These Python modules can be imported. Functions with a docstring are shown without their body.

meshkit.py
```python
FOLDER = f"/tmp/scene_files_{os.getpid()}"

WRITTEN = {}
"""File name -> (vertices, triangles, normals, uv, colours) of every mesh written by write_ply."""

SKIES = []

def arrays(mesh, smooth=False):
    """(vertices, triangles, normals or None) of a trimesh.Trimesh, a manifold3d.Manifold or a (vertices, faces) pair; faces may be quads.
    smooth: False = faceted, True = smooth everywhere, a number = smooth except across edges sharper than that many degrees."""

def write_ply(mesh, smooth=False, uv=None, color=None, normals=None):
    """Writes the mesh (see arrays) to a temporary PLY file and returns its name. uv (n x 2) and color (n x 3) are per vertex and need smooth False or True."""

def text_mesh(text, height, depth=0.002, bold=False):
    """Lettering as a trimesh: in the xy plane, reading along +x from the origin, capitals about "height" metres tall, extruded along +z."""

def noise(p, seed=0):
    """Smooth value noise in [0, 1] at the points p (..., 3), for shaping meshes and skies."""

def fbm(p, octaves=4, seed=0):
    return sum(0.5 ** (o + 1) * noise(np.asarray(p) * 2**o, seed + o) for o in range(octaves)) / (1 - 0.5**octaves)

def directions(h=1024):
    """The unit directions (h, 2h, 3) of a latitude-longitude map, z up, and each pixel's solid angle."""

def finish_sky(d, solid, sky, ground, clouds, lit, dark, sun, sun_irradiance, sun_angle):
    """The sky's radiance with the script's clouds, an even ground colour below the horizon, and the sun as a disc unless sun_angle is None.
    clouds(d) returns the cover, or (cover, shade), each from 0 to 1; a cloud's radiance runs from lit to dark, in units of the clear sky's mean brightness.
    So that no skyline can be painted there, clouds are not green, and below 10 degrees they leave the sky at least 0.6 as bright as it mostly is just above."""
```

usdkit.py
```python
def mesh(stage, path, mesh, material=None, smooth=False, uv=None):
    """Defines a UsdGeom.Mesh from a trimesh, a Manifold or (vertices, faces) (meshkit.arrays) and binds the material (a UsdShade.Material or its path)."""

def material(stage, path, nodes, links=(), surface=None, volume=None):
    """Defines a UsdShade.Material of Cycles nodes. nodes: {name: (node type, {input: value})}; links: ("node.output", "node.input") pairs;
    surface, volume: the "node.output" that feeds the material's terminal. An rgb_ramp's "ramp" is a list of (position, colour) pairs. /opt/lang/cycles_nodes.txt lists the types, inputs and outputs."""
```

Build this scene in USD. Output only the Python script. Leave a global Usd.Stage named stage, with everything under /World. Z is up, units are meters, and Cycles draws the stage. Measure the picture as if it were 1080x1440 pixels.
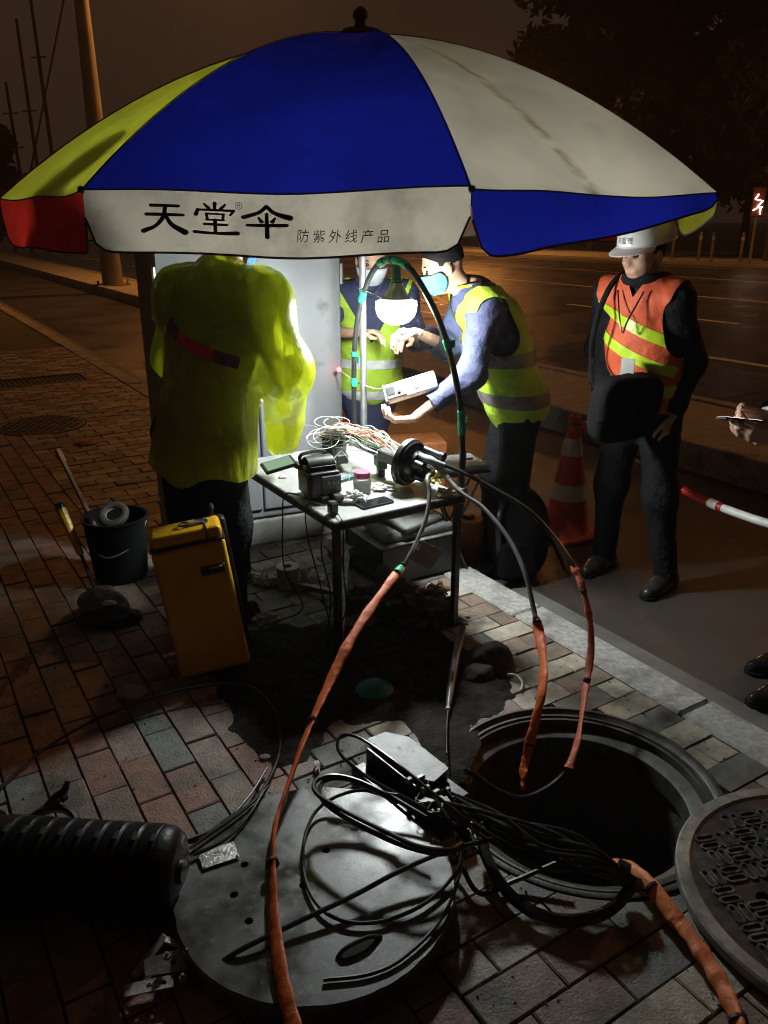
import math, random
import numpy as np, trimesh, shapely
from shapely.geometry import Polygon, Point, LineString
from shapely import affinity
import usdkit, meshkit
from pxr import Usd, UsdGeom, UsdLux, UsdShade, Gf, Sdf

stage = Usd.Stage.CreateInMemory()
UsdGeom.SetStageUpAxis(stage, 'Z'); UsdGeom.SetStageMetersPerUnit(stage, 1.0)
UsdGeom.Xform.Define(stage, '/World'); UsdGeom.Scope.Define(stage, '/World/Looks')

# ------------------------------------------------------------------ camera, sky, exposure
EXPOSURE = 0.8
cam = UsdGeom.Camera.Define(stage, '/World/camera')
cam.AddTranslateOp().Set(Gf.Vec3d(0, 0, 1.65)); cam.AddRotateXOp().Set(70.0)
cam.CreateHorizontalApertureAttr(20.955); cam.CreateFocalLengthAttr(21.808)
cam.CreateClippingRangeAttr(Gf.Vec2f(0.05, 3000)); cam.CreateExposureAttr(EXPOSURE)

BULB = 255.0            # work lamp
SODIUM = 2000.0         # street lamps
SKY = 0.070             # night sky
dome = UsdLux.DomeLight.Define(stage, '/World/sky')
sky_m = usdkit.material(stage, '/World/Looks/night_sky', {
    's': ('sky_texture', {'sky_type': 'single_scattering', 'sun_disc': False, 'sun_elevation': -0.12, 'sun_rotation': 2.4}),
    'tc': ('texture_coordinate', {}), 'n': ('noise_texture', {'scale': 2.2, 'detail': 4.0}),
    'r': ('rgb_ramp', {'ramp': [(0.25, (0.17, 0.10, 0.066)), (0.8, (0.27, 0.15, 0.09))]}),
    'm': ('mix_color', {'fac': 0.97}), 'bg': ('background_shader', {'strength': SKY})},
    [('tc.generated', 'n.vector'), ('n.fac', 'r.fac'), ('s.color', 'm.a'), ('r.color', 'm.b'), ('m.result', 'bg.color')], surface='bg.background')
UsdShade.MaterialBindingAPI.Apply(dome.GetPrim()).Bind(sky_m)
dome.GetPrim().SetCustomDataByKey('kind', 'structure')
dome.GetPrim().SetCustomDataByKey('label', 'brownish overcast night sky glowing faintly orange')
dome.GetPrim().SetCustomDataByKey('category', 'sky')

# ------------------------------------------------------------------ naming helpers
USED = set()
def free(path):
    if path not in USED and not stage.GetPrimAtPath(path):
        USED.add(path); return path
    k = 1
    while f'{path}_{k:03d}' in USED: k += 1
    USED.add(f'{path}_{k:03d}'); return f'{path}_{k:03d}'
def tag(p, label=None, cat=None, group=None, kind=None):
    p = p.GetPrim() if hasattr(p, 'GetPrim') else p
    for k, v in (('label', label), ('category', cat), ('group', group), ('kind', kind)):
        if v: p.SetCustomDataByKey(k, v)
    return p
def thing(name, label, cat, loc=(0, 0, 0), rz=0, group=None, kind=None):
    x = UsdGeom.Xform.Define(stage, free('/World/' + name))
    x.AddTranslateOp().Set(Gf.Vec3d(*map(float, loc)))
    if rz: x.AddRotateZOp().Set(float(rz))
    LOC[str(x.GetPath())] = (np.array(loc, float), rz)
    return tag(x, label, cat, group, kind)
LOC = {}
def part(parent, name, mesh, mat, smooth=35, label=None, kind=None, world=True):
    """A mesh of the thing; its points are world coordinates unless world is False."""
    path = free(str(parent.GetPath()) + '/' + name)
    if isinstance(mesh, (list, tuple)) and len(mesh) and isinstance(mesh[0], trimesh.Trimesh): mesh = trimesh.util.concatenate(list(mesh))
    if isinstance(mesh, trimesh.Trimesh) and world:
        root = '/'.join(path.split('/')[:3]); loc, rz = LOC.get(root, (np.zeros(3), 0))
        mesh = mesh.copy(); mesh.apply_translation(-loc)
        if rz: mesh.apply_transform(trimesh.transformations.rotation_matrix(-math.radians(rz), [0, 0, 1]))
    m = usdkit.mesh(stage, path, mesh, mat, smooth=smooth)
    m.CreateDoubleSidedAttr(True)
    return tag(m, label, kind=kind)
def copy_of(src, loc, rz=0, label=None):
    d = src.GetCustomData(); base = str(src.GetPath()); k = base.rpartition('_')
    x = UsdGeom.Xform.Define(stage, free(k[0] if k[2].isdigit() else base))
    x.AddTranslateOp().Set(Gf.Vec3d(*map(float, loc)))
    x.AddRotateZOp().Set(float(rz))
    p = x.GetPrim(); p.GetReferences().AddInternalReference(src.GetPath()); p.SetInstanceable(True)
    return tag(p, label or d.get('label'), d.get('category'), d.get('group'))

# ------------------------------------------------------------------ materials
MATS = {}
def M(name, color, rough=0.6, metallic=0.0, color2=None, scale=14, var=(0.35, 0.7), bump=0.0, bscale=60, bdist=0.01, spec=0.5,
      translucent=0.0, tcolor=None, transparent=0.0, rough2=None, detail=4, coat=0.0, space='object', stain=None, bvec=None):
    if name in MATS: return MATS[name]
    c2 = color2 or tuple(c * 0.72 for c in color)
    N = {'tc': ('texture_coordinate', {}), 'n': ('noise_texture', {'scale': scale, 'detail': detail}),
         'r': ('rgb_ramp', {'ramp': [(var[0], c2), (var[1], color)]}),
         'p': ('principled_bsdf', {'roughness': rough, 'metallic': metallic, 'specular_ior_level': spec, 'coat_weight': coat, 'coat_roughness': 0.15})}
    v = 'tc.object'
    if space == 'world': N['g'] = ('geometry', {}); v = 'g.position'
    L = [(v, 'n.vector'), ('n.fac', 'r.fac')]
    col = 'r.color'
    if stain:   # (colour, scale, low, high): dirt patches of their own shape
        N['sn'] = ('noise_texture', {'scale': stain[1], 'detail': 6.0, 'roughness': 0.62})
        N['sm'] = ('map_range', {'from_min': stain[2], 'from_max': stain[3], 'clamp': True})
        N['sx'] = ('mix_color', {'b': stain[0]})
        L += [(v, 'sn.vector'), ('sn.fac', 'sm.value'), ('sm.result', 'sx.fac'), (col, 'sx.a')]; col = 'sx.result'
    L.append((col, 'p.base_color'))
    if rough2 is not None:
        N['rr'] = ('map_range', {'from_min': 0.35, 'from_max': 0.68, 'to_min': rough2, 'to_max': rough, 'clamp': True})
        N['rn'] = ('noise_texture', {'scale': scale * 0.6, 'detail': 5.0})
        L += [(v, 'rn.vector'), ('rn.fac', 'rr.value'), ('rr.result', 'p.roughness')]
    if bump:
        N['bn'] = ('noise_texture', {'scale': bscale, 'detail': 5.0, 'roughness': 0.6}); N['b'] = ('bump', {'strength': bump, 'distance': bdist})
        if bvec: N['bm'] = ('mapping', {'scale': bvec}); L += [(v, 'bm.vector'), ('bm.vector', 'bn.vector')]
        else: L.append((v, 'bn.vector'))
        L += [('bn.fac', 'b.height'), ('b.normal', 'p.normal')]
    out = 'p.BSDF'
    if translucent:
        N['t'] = ('translucent_bsdf', {'color': tcolor or color}); N['mx'] = ('mix_closure', {'fac': translucent})
        L += [(out, 'mx.closure1'), ('t.BSDF', 'mx.closure2')]; out = 'mx.closure'
        if stain or not tcolor: L.append((col, 't.color'))
        if bump: L.append(('b.normal', 't.normal'))
    if transparent:
        N['tr'] = ('transparent_bsdf', {'color': (1, 1, 1)}); N['mt'] = ('mix_closure', {'fac': transparent})
        L += [(out, 'mt.closure1'), ('tr.BSDF', 'mt.closure2')]; out = 'mt.closure'
    MATS[name] = usdkit.material(stage, '/World/Looks/' + name, N, L, surface=out)
    return MATS[name]
def glow(name, color, strength):
    if name not in MATS:
        MATS[name] = usdkit.material(stage, '/World/Looks/' + name, {'e': ('emission', {'color': color, 'strength': strength})}, [], surface='e.emission')
    return MATS[name]
def clear_plastic(name, tint=(0.9, 0.95, 0.93), milky=0.35):
    if name not in MATS:
        MATS[name] = usdkit.material(stage, '/World/Looks/' + name, {
            'f': ('fresnel', {'IOR': 1.45}), 'g': ('glossy_bsdf', {'roughness': 0.12}), 't': ('transparent_bsdf', {'color': tint}),
            'd': ('translucent_bsdf', {'color': (0.85, 0.87, 0.85)}), 'd2': ('diffuse_bsdf', {'color': (0.8, 0.82, 0.8)}), 'dd': ('mix_closure', {'fac': 0.5}),
            'm0': ('mix_closure', {'fac': milky}), 'm': ('mix_closure', {})},
            [('d.BSDF', 'dd.closure1'), ('d2.BSDF', 'dd.closure2'), ('t.BSDF', 'm0.closure1'), ('dd.closure', 'm0.closure2'), ('f.fac', 'm.fac'), ('m0.closure', 'm.closure1'), ('g.BSDF', 'm.closure2')], surface='m.closure')
    return MATS[name]

# ------------------------------------------------------------------ geometry helpers
A2 = np.array([-0.53, 0.848]); B2 = np.array([0.848, 0.53])      # along the kerb (away) and towards the road
RAW = math.degrees(math.atan2(B2[1], B2[0]))                     # turn that takes x to B2
def K(a, b, z=0.0): return np.array([*(a * A2 + b * B2), z])
def nrm(v): v = np.asarray(v, float); return v / (np.linalg.norm(v) + 1e-12)
def frame(origin, x, y, z):
    m = np.eye(4); m[:3, 0], m[:3, 1], m[:3, 2], m[:3, 3] = x, y, z, origin; return m
def put(mesh, loc=(0, 0, 0), rz=0, rx=0, ry=0):
    m = mesh.copy()
    if rx: m.apply_transform(trimesh.transformations.rotation_matrix(math.radians(rx), [1, 0, 0]))
    if ry: m.apply_transform(trimesh.transformations.rotation_matrix(math.radians(ry), [0, 1, 0]))
    if rz: m.apply_transform(trimesh.transformations.rotation_matrix(math.radians(rz), [0, 0, 1]))
    m.apply_translation(loc); return m
def cbox(sx, sy, sz, c=0.004, base=False):
    """Chamfered box centred on the origin (on its base if base)."""
    c = min(c, 0.45 * min(sx, sy, sz)); p = []
    if c >= 0.009:   # rounded edges
        s = trimesh.creation.icosphere(1, c).vertices; h = np.array([sx, sy, sz]) / 2 - c
        m = trimesh.convex.convex_hull(np.vstack([s + h * (i, j, k) for i in (-1, 1) for j in (-1, 1) for k in (-1, 1)]))
        if base: m.apply_translation((0, 0, sz / 2))
        return m
    for i in (-1, 1):
        for j in (-1, 1):
            for k in (-1, 1):
                h = np.array([sx, sy, sz]) / 2
                for ax in range(3):
                    q = h - c; q[ax] = h[ax]; p.append(q * (i, j, k))
    m = trimesh.convex.convex_hull(np.array(p))
    if base: m.apply_translation((0, 0, sz / 2))
    return m
def rot_to(d, up=(0, 0, 1)):
    z = nrm(d); x = np.cross(up, z)
    if np.linalg.norm(x) < 1e-6: x = np.cross((0, 1, 0), z)
    x = nrm(x); return x, np.cross(z, x), z
def bar(p, q, w, h, c=0.002, up=(0, 0, 1)):
    p, q = np.asarray(p, float), np.asarray(q, float)
    m = cbox(w, h, np.linalg.norm(q - p), c); m.apply_transform(frame((p + q) / 2, *rot_to(q - p, up))); return m
def cyl(p, q, r, n=20, r2=None):
    p, q = np.asarray(p, float), np.asarray(q, float)
    return lathe([(0, 0), (r, 0), (r2 if r2 is not None else r, np.linalg.norm(q - p)), (0, np.linalg.norm(q - p))], n).apply_transform(frame(p, *rot_to(q - p)))
def lathe(prof, n=32):
    prof = np.asarray(prof, float); a = np.arange(n) * 2 * np.pi / n
    v, f, ring = [], [], []
    for r, z in prof:
        if r < 1e-7: ring.append([len(v)] * n); v.append((0, 0, z))
        else:
            ring.append(list(range(len(v), len(v) + n))); v += [(r * math.cos(t), r * math.sin(t), z) for t in a]
    for i in range(len(prof) - 1):
        for j in range(n):
            k = (j + 1) % n; q = (ring[i][j], ring[i][k], ring[i + 1][k], ring[i + 1][j])
            if q[0] != q[1]: f.append((q[0], q[1], q[2]))
            if q[2] != q[3]: f.append((q[0], q[2], q[3]))
    return trimesh.Trimesh(v, f, process=False)
def spline(pts, n=8):
    p = np.asarray(pts, float); p = np.vstack([2 * p[0] - p[1], p, 2 * p[-1] - p[-2]]); out = []
    for i in range(1, len(p) - 2):
        t = np.linspace(0, 1, n, endpoint=False)[:, None]
        out.append(0.5 * (2 * p[i] + (p[i + 1] - p[i - 1]) * t + (2 * p[i - 1] - 5 * p[i] + 4 * p[i + 1] - p[i + 2]) * t ** 2 + (3 * p[i] - p[i - 1] - 3 * p[i + 1] + p[i + 2]) * t ** 3))
    return np.vstack([*out, p[-2]])
def tube(pts, r, sides=8, smooth=True, n=8, flat=1.0, twist=None, caps=True):
    """Swept tube; r a number or one value per control point; flat squeezes it to a ribbon that twists by twist(u) radians."""
    p = spline(pts, n) if smooth and len(pts) > 2 else np.asarray(pts, float)
    r = np.interp(np.linspace(0, 1, len(p)), np.linspace(0, 1, np.size(r)), np.atleast_1d(r)) if np.size(r) > 1 else np.full(len(p), float(r))
    t = np.gradient(p, axis=0); t /= np.linalg.norm(t, axis=1, keepdims=True) + 1e-12
    u = np.cross(t[0], (0, 0, 1.0)); u = np.cross(t[0], (1.0, 0, 0)) if np.linalg.norm(u) < 0.1 else u
    v, ang = [], np.arange(sides) * 2 * np.pi / sides
    for i in range(len(p)):
        u = nrm(u - t[i] * np.dot(u, t[i])); w = np.cross(t[i], u)
        tw = twist(i / (len(p) - 1)) if twist else 0.0
        uu, ww = u * math.cos(tw) + w * math.sin(tw), w * math.cos(tw) - u * math.sin(tw)
        v.append(p[i] + r[i] * (np.cos(ang)[:, None] * uu + flat * np.sin(ang)[:, None] * ww))
    v = np.vstack(v); f = []
    for i in range(len(p) - 1):
        for j in range(sides):
            k = (j + 1) % sides; a, b, c, d = i * sides + j, i * sides + k, (i + 1) * sides + k, (i + 1) * sides + j
            f += [(a, b, c), (a, c, d)]
    if caps:
        e = len(v); v = np.vstack([v, p[0], p[-1]]); o = (len(p) - 1) * sides
        for j in range(sides):
            k = (j + 1) % sides; f += [(e, k, j), (e + 1, o + j, o + k)]
    return trimesh.Trimesh(v, f, process=False)
def extrude(poly, h, z=0.0):
    ms = [trimesh.creation.extrude_polygon(g, h, engine='earcut') for g in getattr(poly, 'geoms', [poly]) if g.area > 1e-9]
    m = trimesh.util.concatenate(ms); m.apply_translation((0, 0, z)); return m
def sheet(poly, z=0.0):
    v, f = trimesh.creation.triangulate_polygon(poly, engine='earcut')
    return trimesh.Trimesh(np.c_[v, np.full(len(v), z)], f, process=False)
def ring_mesh(R, r, n=40, sides=8, flat=1.0):
    a = np.linspace(0, 2 * np.pi, n + 1)
    return tube(np.c_[R * np.cos(a), R * np.sin(a), 0 * a], r, sides, smooth=False, flat=flat, caps=False)
def ico(r, sub=2, scale=(1, 1, 1), loc=(0, 0, 0)):
    m = trimesh.creation.icosphere(sub, r); m.apply_scale(scale); m.apply_translation(loc); return m
def lump(size, seed, loc=(0, 0, 0), amp=0.35, freq=2.2, sub=4, flatbase=True, sharp=False, rz=0):
    """Crumpled stuff (rag, tissue, stone, cloth heap): a sphere pushed about by noise, with a flat underside."""
    m = trimesh.creation.icosphere(sub, 1.0); v = np.array(m.vertices); n = meshkit.fbm(v * freq + seed * 7.3, 4, seed)
    if sharp: n = np.abs(n - 0.5) * 2.4
    v = v * (1 - amp + 2 * amp * n)[:, None] * np.asarray(size)
    if flatbase: v[:, 2] = np.maximum(v[:, 2], -0.25 * size[2]) + 0.25 * size[2]
    m.vertices = v; return put(m, loc, rz)
# --- implicit surfaces for people and cloth
def cone(a, b, ra, rb): return ('c', np.asarray(a, float), np.asarray(b, float), ra, rb)
def ell(c, r, F): return ('e', np.asarray(c, float), np.asarray(r, float), F)
def dist(prims, P, k=0.02):
    s = 0.0
    for q in prims:
        if q[0] == 'c':
            ab = q[2] - q[1]; L = max(ab @ ab, 1e-9)
            t = np.clip(((P - q[1]) @ ab) / L, 0, 1)
            d = np.linalg.norm(P - q[1] - t[..., None] * ab, axis=-1) - (q[3] + (q[4] - q[3]) * t)
        else:
            w = (P - q[1]) @ q[3].T; k0 = np.linalg.norm(w / q[2], axis=-1); k1 = np.linalg.norm(w / q[2] ** 2, axis=-1)
            d = np.where(k0 < 1e-6, -q[2].min(), k0 * (k0 - 1) / np.maximum(k1, 1e-9))
        s = s + np.exp(np.clip(-d / k, -60, 60))
    return -k * np.log(s + 1e-40)
def bounds_of(prims, pad):
    lo, hi = [], []
    for q in prims:
        if q[0] == 'c':
            r = max(q[3], q[4]); lo.append(np.minimum(q[1], q[2]) - r); hi.append(np.maximum(q[1], q[2]) + r)
        else:
            r = q[2].max(); lo.append(q[1] - r); hi.append(q[1] + r)
    return np.min(lo, 0) - pad, np.max(hi, 0) + pad
def iso(fn, lo, hi, h):
    """Surface nets of fn = 0."""
    n = np.ceil((hi - lo) / h).astype(int) + 1
    g = np.stack(np.meshgrid(*[lo[i] + h * np.arange(n[i]) for i in range(3)], indexing='ij'), -1)
    D = fn(g); ins = D < 0
    S, W = np.zeros((*(n - 1), 3)), np.zeros(n - 1)
    c = [(i, j, k) for i in (0, 1) for j in (0, 1) for k in (0, 1)]
    sl = lambda o: tuple(slice(o[i], n[i] - 1 + o[i]) for i in range(3))
    for a in c:
        for ax in range(3):
            if a[ax]: continue
            b = list(a); b[ax] = 1
            da, db = D[sl(a)], D[sl(b)]; x = (da < 0) != (db < 0)
            t = np.where(x, da / np.where(x, da - db, 1), 0)
            for i in range(3): S[..., i] += np.where(x, a[i] + (t if i == ax else 0), 0)
            W += x
    on = W > 0; idx = np.full(n - 1, -1); idx[on] = np.arange(on.sum())
    v = lo + h * (np.argwhere(on) + S[on] / W[on][:, None]); f = []
    for ax in range(3):
        o1, o2 = (ax + 1) % 3, (ax + 2) % 3
        lo_ = [slice(1, n[i] - 1) for i in range(3)]; lo_[ax] = slice(0, n[ax] - 1)
        hi_ = list(lo_); hi_[ax] = slice(1, n[ax])
        x = ins[tuple(lo_)] != ins[tuple(hi_)]; flip = ins[tuple(hi_)][x]
        p = np.argwhere(x); p[:, o1] += 1; p[:, o2] += 1
        q = []
        for u, w in ((0, 0), (1, 0), (1, 1), (0, 1)):
            r = p.copy(); r[:, o1] -= u; r[:, o2] -= w; q.append(idx[r[:, 0], r[:, 1], r[:, 2]])
        q = np.stack(q, 1); q[flip] = q[flip][:, ::-1]; f.append(q)
    f = np.vstack(f); f = f[(f >= 0).all(1)]
    return trimesh.Trimesh(v, np.vstack([f[:, [0, 1, 2]], f[:, [0, 2, 3]]]), process=False)
def clip(m, val):
    """Keeps the part of the sheet where val (one per vertex) is positive, cutting triangles along val = 0."""
    v, f, val = np.array(m.vertices), np.array(m.faces), np.asarray(val, float) + 1e-9
    s = val[f] > 0; k = s.sum(1); out = [f[k == 3]]; nv = [v]; n = len(v); vals = val
    for want in (1, 2):
        g = f[k == want]; sg = s[k == want]
        if not len(g): continue
        i = np.argmax(sg if want == 1 else ~sg, 1); r = np.arange(len(g))
        a, b, c = g[r, i], g[r, (i + 1) % 3], g[r, (i + 2) % 3]
        tb = (val[a] / (val[a] - val[b]))[:, None]; tc = (val[a] / (val[a] - val[c]))[:, None]
        nv += [v[a] + tb * (v[b] - v[a]), v[a] + tc * (v[c] - v[a])]
        x, y = n + r, n + len(g) + r; n += 2 * len(g)
        out += [np.stack([a, x, y], 1)] if want == 1 else [np.stack([x, b, c], 1), np.stack([x, c, y], 1)]
    o = trimesh.Trimesh(np.vstack(nv), np.vstack(out), process=False)
    o.merge_vertices(digits_vertex=6); o.update_faces(o.nondegenerate_faces()); o.remove_unreferenced_vertices(); return o
def puff(m, t):
    o = m.copy(); o.vertices = np.array(m.vertices) + t * np.array(m.vertex_normals); return o
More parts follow.
